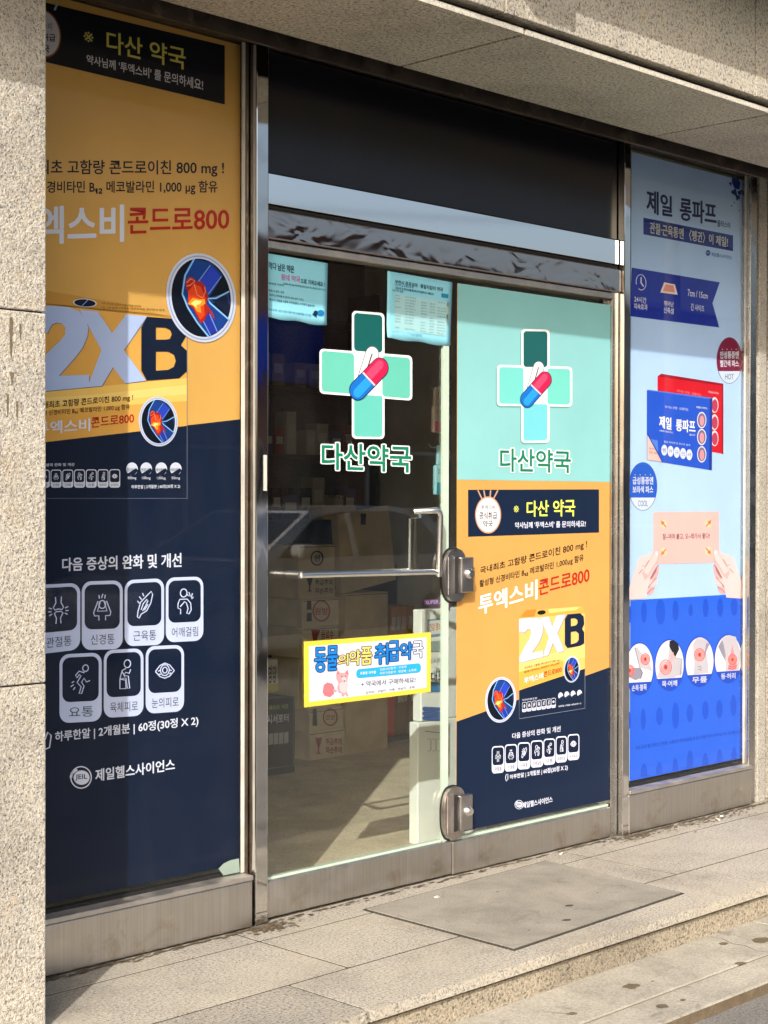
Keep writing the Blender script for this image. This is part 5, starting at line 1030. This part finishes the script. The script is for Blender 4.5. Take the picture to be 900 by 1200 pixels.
house('dark walled house far along the street', 30.2, 44, -15.0, 5.0, 'dark_wall', 'roof_grey', [(31.5, .9, 1.4, 1.2), (36.0, .9, 1.4, 1.2)], 34)
house('brick house furthest along the street', 45, 62, -16.0, 5.2, 'brick_wall', 'roof_grey', [(47, .9, 1.6, 1.2), (53, .9, 1.6, 1.2)], 50)
root = thing('shop_sign', 'blue signboard on the opposite house, reflected in the door glass', 'sign', (15.6, -13.8, 3.2))
q = MB(); q.rbox(14.4, 16.6, -13.94, -13.72, 3.1, 4.05, PR(40, 70, 190), .02, 2); q.build('board', root)
def pole(x, yv, label):
    root = thing('utility_pole', label, 'pole', (x, yv, STREET-.02))
    q = MB(); q.tube([(x, yv, STREET-.02), (x, yv, 8.2)], [.15, .10], 'plaster_wall', 16); q.build('pole', root)
    q = MB(); q.box(x-.8, x+.8, yv-.05, yv+.05, 7.4, 7.5, 'steel_frame'); q.build('crossarm', root)
    return root
pole(20.3, -10.0, 'concrete utility pole before the brick house opposite'); pole(47.0, -10.5, 'concrete utility pole far along the street'); pole(-6.0, -10.0, 'concrete utility pole behind the camera on the left')
for i, (za, zb2, sag, dy) in enumerate([(7.45, 7.45, .7, .5), (7.45, 7.4, .95, -.5), (6.6, 6.7, .8, 0), (6.1, 6.3, 1.1, .1), (5.4, 5.6, .9, -.1)]):
    q = MB(); pts = []
    for k in range(25):
        t = k/24; pts.append((-6+26.3*t, -10+dy, za*(1-t)+zb2*t-sag*4*t*(1-t)))
    q.tube(pts, .014, 'cable_black', 6, False); pts2 = []
    for k in range(25):
        t = k/24; pts2.append((20.3+26.7*t, -10-.5*t+dy, zb2*(1-t)+za*t-sag*4*t*(1-t)))
    q.tube(pts2, .014, 'cable_black', 6, False)
    tag(q.build('cable'), 'black overhead cable sagging between the utility poles', 'cable', 'overhead cables')

# ================================================================== SMALL LITTER ON THE LANDING
def butt(u, v, a, label):
    p = G(u, v, 0.006); root = thing('cigarette_butt', label, 'litter', (p.x, p.y, .0))
    d = Vector((math.cos(a), math.sin(a), 0)); q = MB(); q.tube([p-d*.014, p+d*.012], .0038, PR(226, 222, 212), 8); q.build('paper_tube', root); q = MB(); q.tube([p+d*.0122, p+d*.022], .0039, PR(196, 140, 80), 8); q.build('filter_tip', root)
butt(658, 1000, .4, 'cigarette butt beside the post between door and right window'); butt(841, 960, 1.0, 'white cigarette butt below the right window sill')
def scrap(u, v, s, label, m):
    p = G(u, v, .003); q = MB(); pts = []
    for k in range(7):
        t = k*2*math.pi/7; r_ = s*random.uniform(.6, 1.1); pts.append((p.x+math.cos(t)*r_, p.y+math.sin(t)*r_*.6, .003+.004*(k % 2)))
    q.prism(pts, (0, 0, .0015), m); o = q.build('litter_scrap', loc=p); tag(o, label, 'litter')
scrap(690, 1003, .02, 'small scrap of white paper near the mat corner', PR(214, 210, 200)) if False else None
scrap(846, 957, .022, 'crumpled white paper scrap below the right window', PR(226, 224, 216))
scrap(512, 1052, .022, 'torn white paper scrap lying on the grey mat', PR(200, 196, 186))
# dirt washed against the shopfront
def dirt(pts, m='soil'):
    b = MB(); v = [G(*p, .0035) for p in pts]; b.face(v, m); return b
b = MB()
rd = random.Random(11)
for (x0, x1, yy0, n) in ((2.4, 3.46, -.054, 240), (3.46, 5.39, -.030, 200), (5.4, 6.5, -.052, 260)):
    for i in range(n):
        x = rd.uniform(x0, x1); r_ = rd.uniform(.002, .010); yv = yy0-abs(rd.gauss(0, .012)); k = rd.randint(5, 8)
        b.face([(x+r_*2.2*math.cos(2*math.pi*j/k)*rd.uniform(.6, 1.1), yv+r_*.6*math.sin(2*math.pi*j/k)*rd.uniform(.6, 1.1), .0022+i*.00001) for j in range(k)], 'soil')
for cx_, cy_, n, sx, sy in ((3.44, -.08, 160, .05, .025), (5.43, -.07, 160, .08, .03), (5.95, -.10, 200, .22, .03)):
    for i in range(n):
        x, yv = rd.gauss(cx_, sx), rd.gauss(cy_, sy)
        if yv > -.05: continue
        r_ = rd.uniform(.002, .008); k = rd.randint(5, 7)
        b.face([(x+r_*1.6*math.cos(2*math.pi*j/k), yv+r_*.7*math.sin(2*math.pi*j/k)*rd.uniform(.6, 1.1), .0032+i*.00001) for j in range(k)], 'soil')
tag(b.build('dirt'), 'dark grit washed up along the foot of the shopfront', 'dirt', kind='stuff')

def stain(u, v, r, label, m='soil'):
    p = G(u, v, -.12); q = MB(); k = 14; q.face([(p.x+r*math.cos(2*math.pi*j/k)*random.uniform(.7, 1.15), p.y+r*.75*math.sin(2*math.pi*j/k)*random.uniform(.7, 1.15), -.1192) for j in range(k)], m); return q
q = MB()
for u, v, r in ((739, 1156, .034), (775, 1179, .026), (670, 1188, .018), (868, 1129, .022), (848, 1106, .020), (893, 1102, .045), (800, 1172, .010), (720, 1130, .008), (835, 1090, .01), (765, 1150, .007)):
    g_ = stain(u, v, r, ''); q.v += g_.v; n0 = len(q.v)-len(g_.v); q.f += [tuple(i+n0 for i in f) for f in g_.f]; q.m += g_.m; q.sm += g_.sm
tag(q.build('pavement_stains'), 'dark gum and oil stains spotted over the concrete kerb slabs', 'stain', kind='stuff')
q = MB()
for line in ([(832, 1098), (846, 1100), (858, 1106), (872, 1108), (886, 1114), (899, 1116)],):
    pts = [G(u, v, -.12) for u, v in line]
    for i in range(len(pts)-1):
        w_ = .004; q.face([pts[i]+Vector((0, -w_, .0007)), pts[i+1]+Vector((0, -w_*.8, .0007)), pts[i+1]+Vector((0, w_*.7, .0007)), pts[i]+Vector((0, w_*.9, .0007))], 'joint_dark')
tag(q.build('pavement_crack'), kind='structure')
q = MB()
for u, v, r in ((667, 1061, .02), (664, 1078, .022), (583, 1045, .008), (700, 1046, .006), (620, 1090, .006)):
    p = G(u, v, .0064); q.face([(p.x+r*math.cos(2*math.pi*j/12)*random.uniform(.6, 1.1), p.y+r*.6*math.sin(2*math.pi*j/12)*random.uniform(.6, 1.1), .0064) for j in range(12)], 'dark_rubber')
o = q.build('stain', bpy.data.objects['door_mat'])
o['kind'] = 'stuff'
q = MB(); q.flat([(256, 1018), (262, 1012), (270, 1008), (280, 1006), (281, 1022), (262, 1026)], -.0062, PR(150, 166, 156)); q.build('tape_scrap', bpy.data.objects['shop_window'])

# run-off stains on the near pillar
rs = random.Random(21)
for u, v0, v1, wd in ((13, 372, 420, 4.5), (9, 462, 488, 3.2), (14, 436, 452, 4.0), (20, 470, 492, 2.6), (24, 380, 398, 2.4)):
    q = MB(); L_, R_ = [], []
    for k in range(9):
        t = k/8; ww = wd*.5*(1-t)**.5*rs.uniform(.5, 1.1)+.25; v = v0+(v1-v0)*t; L_.append((u-ww, v)); R_.append((u+ww, v))
    q.flat(L_+R_[::-1], -.4212, 'soil'); o = q.build('water_stain', bpy.data.objects['stone_pillar'])
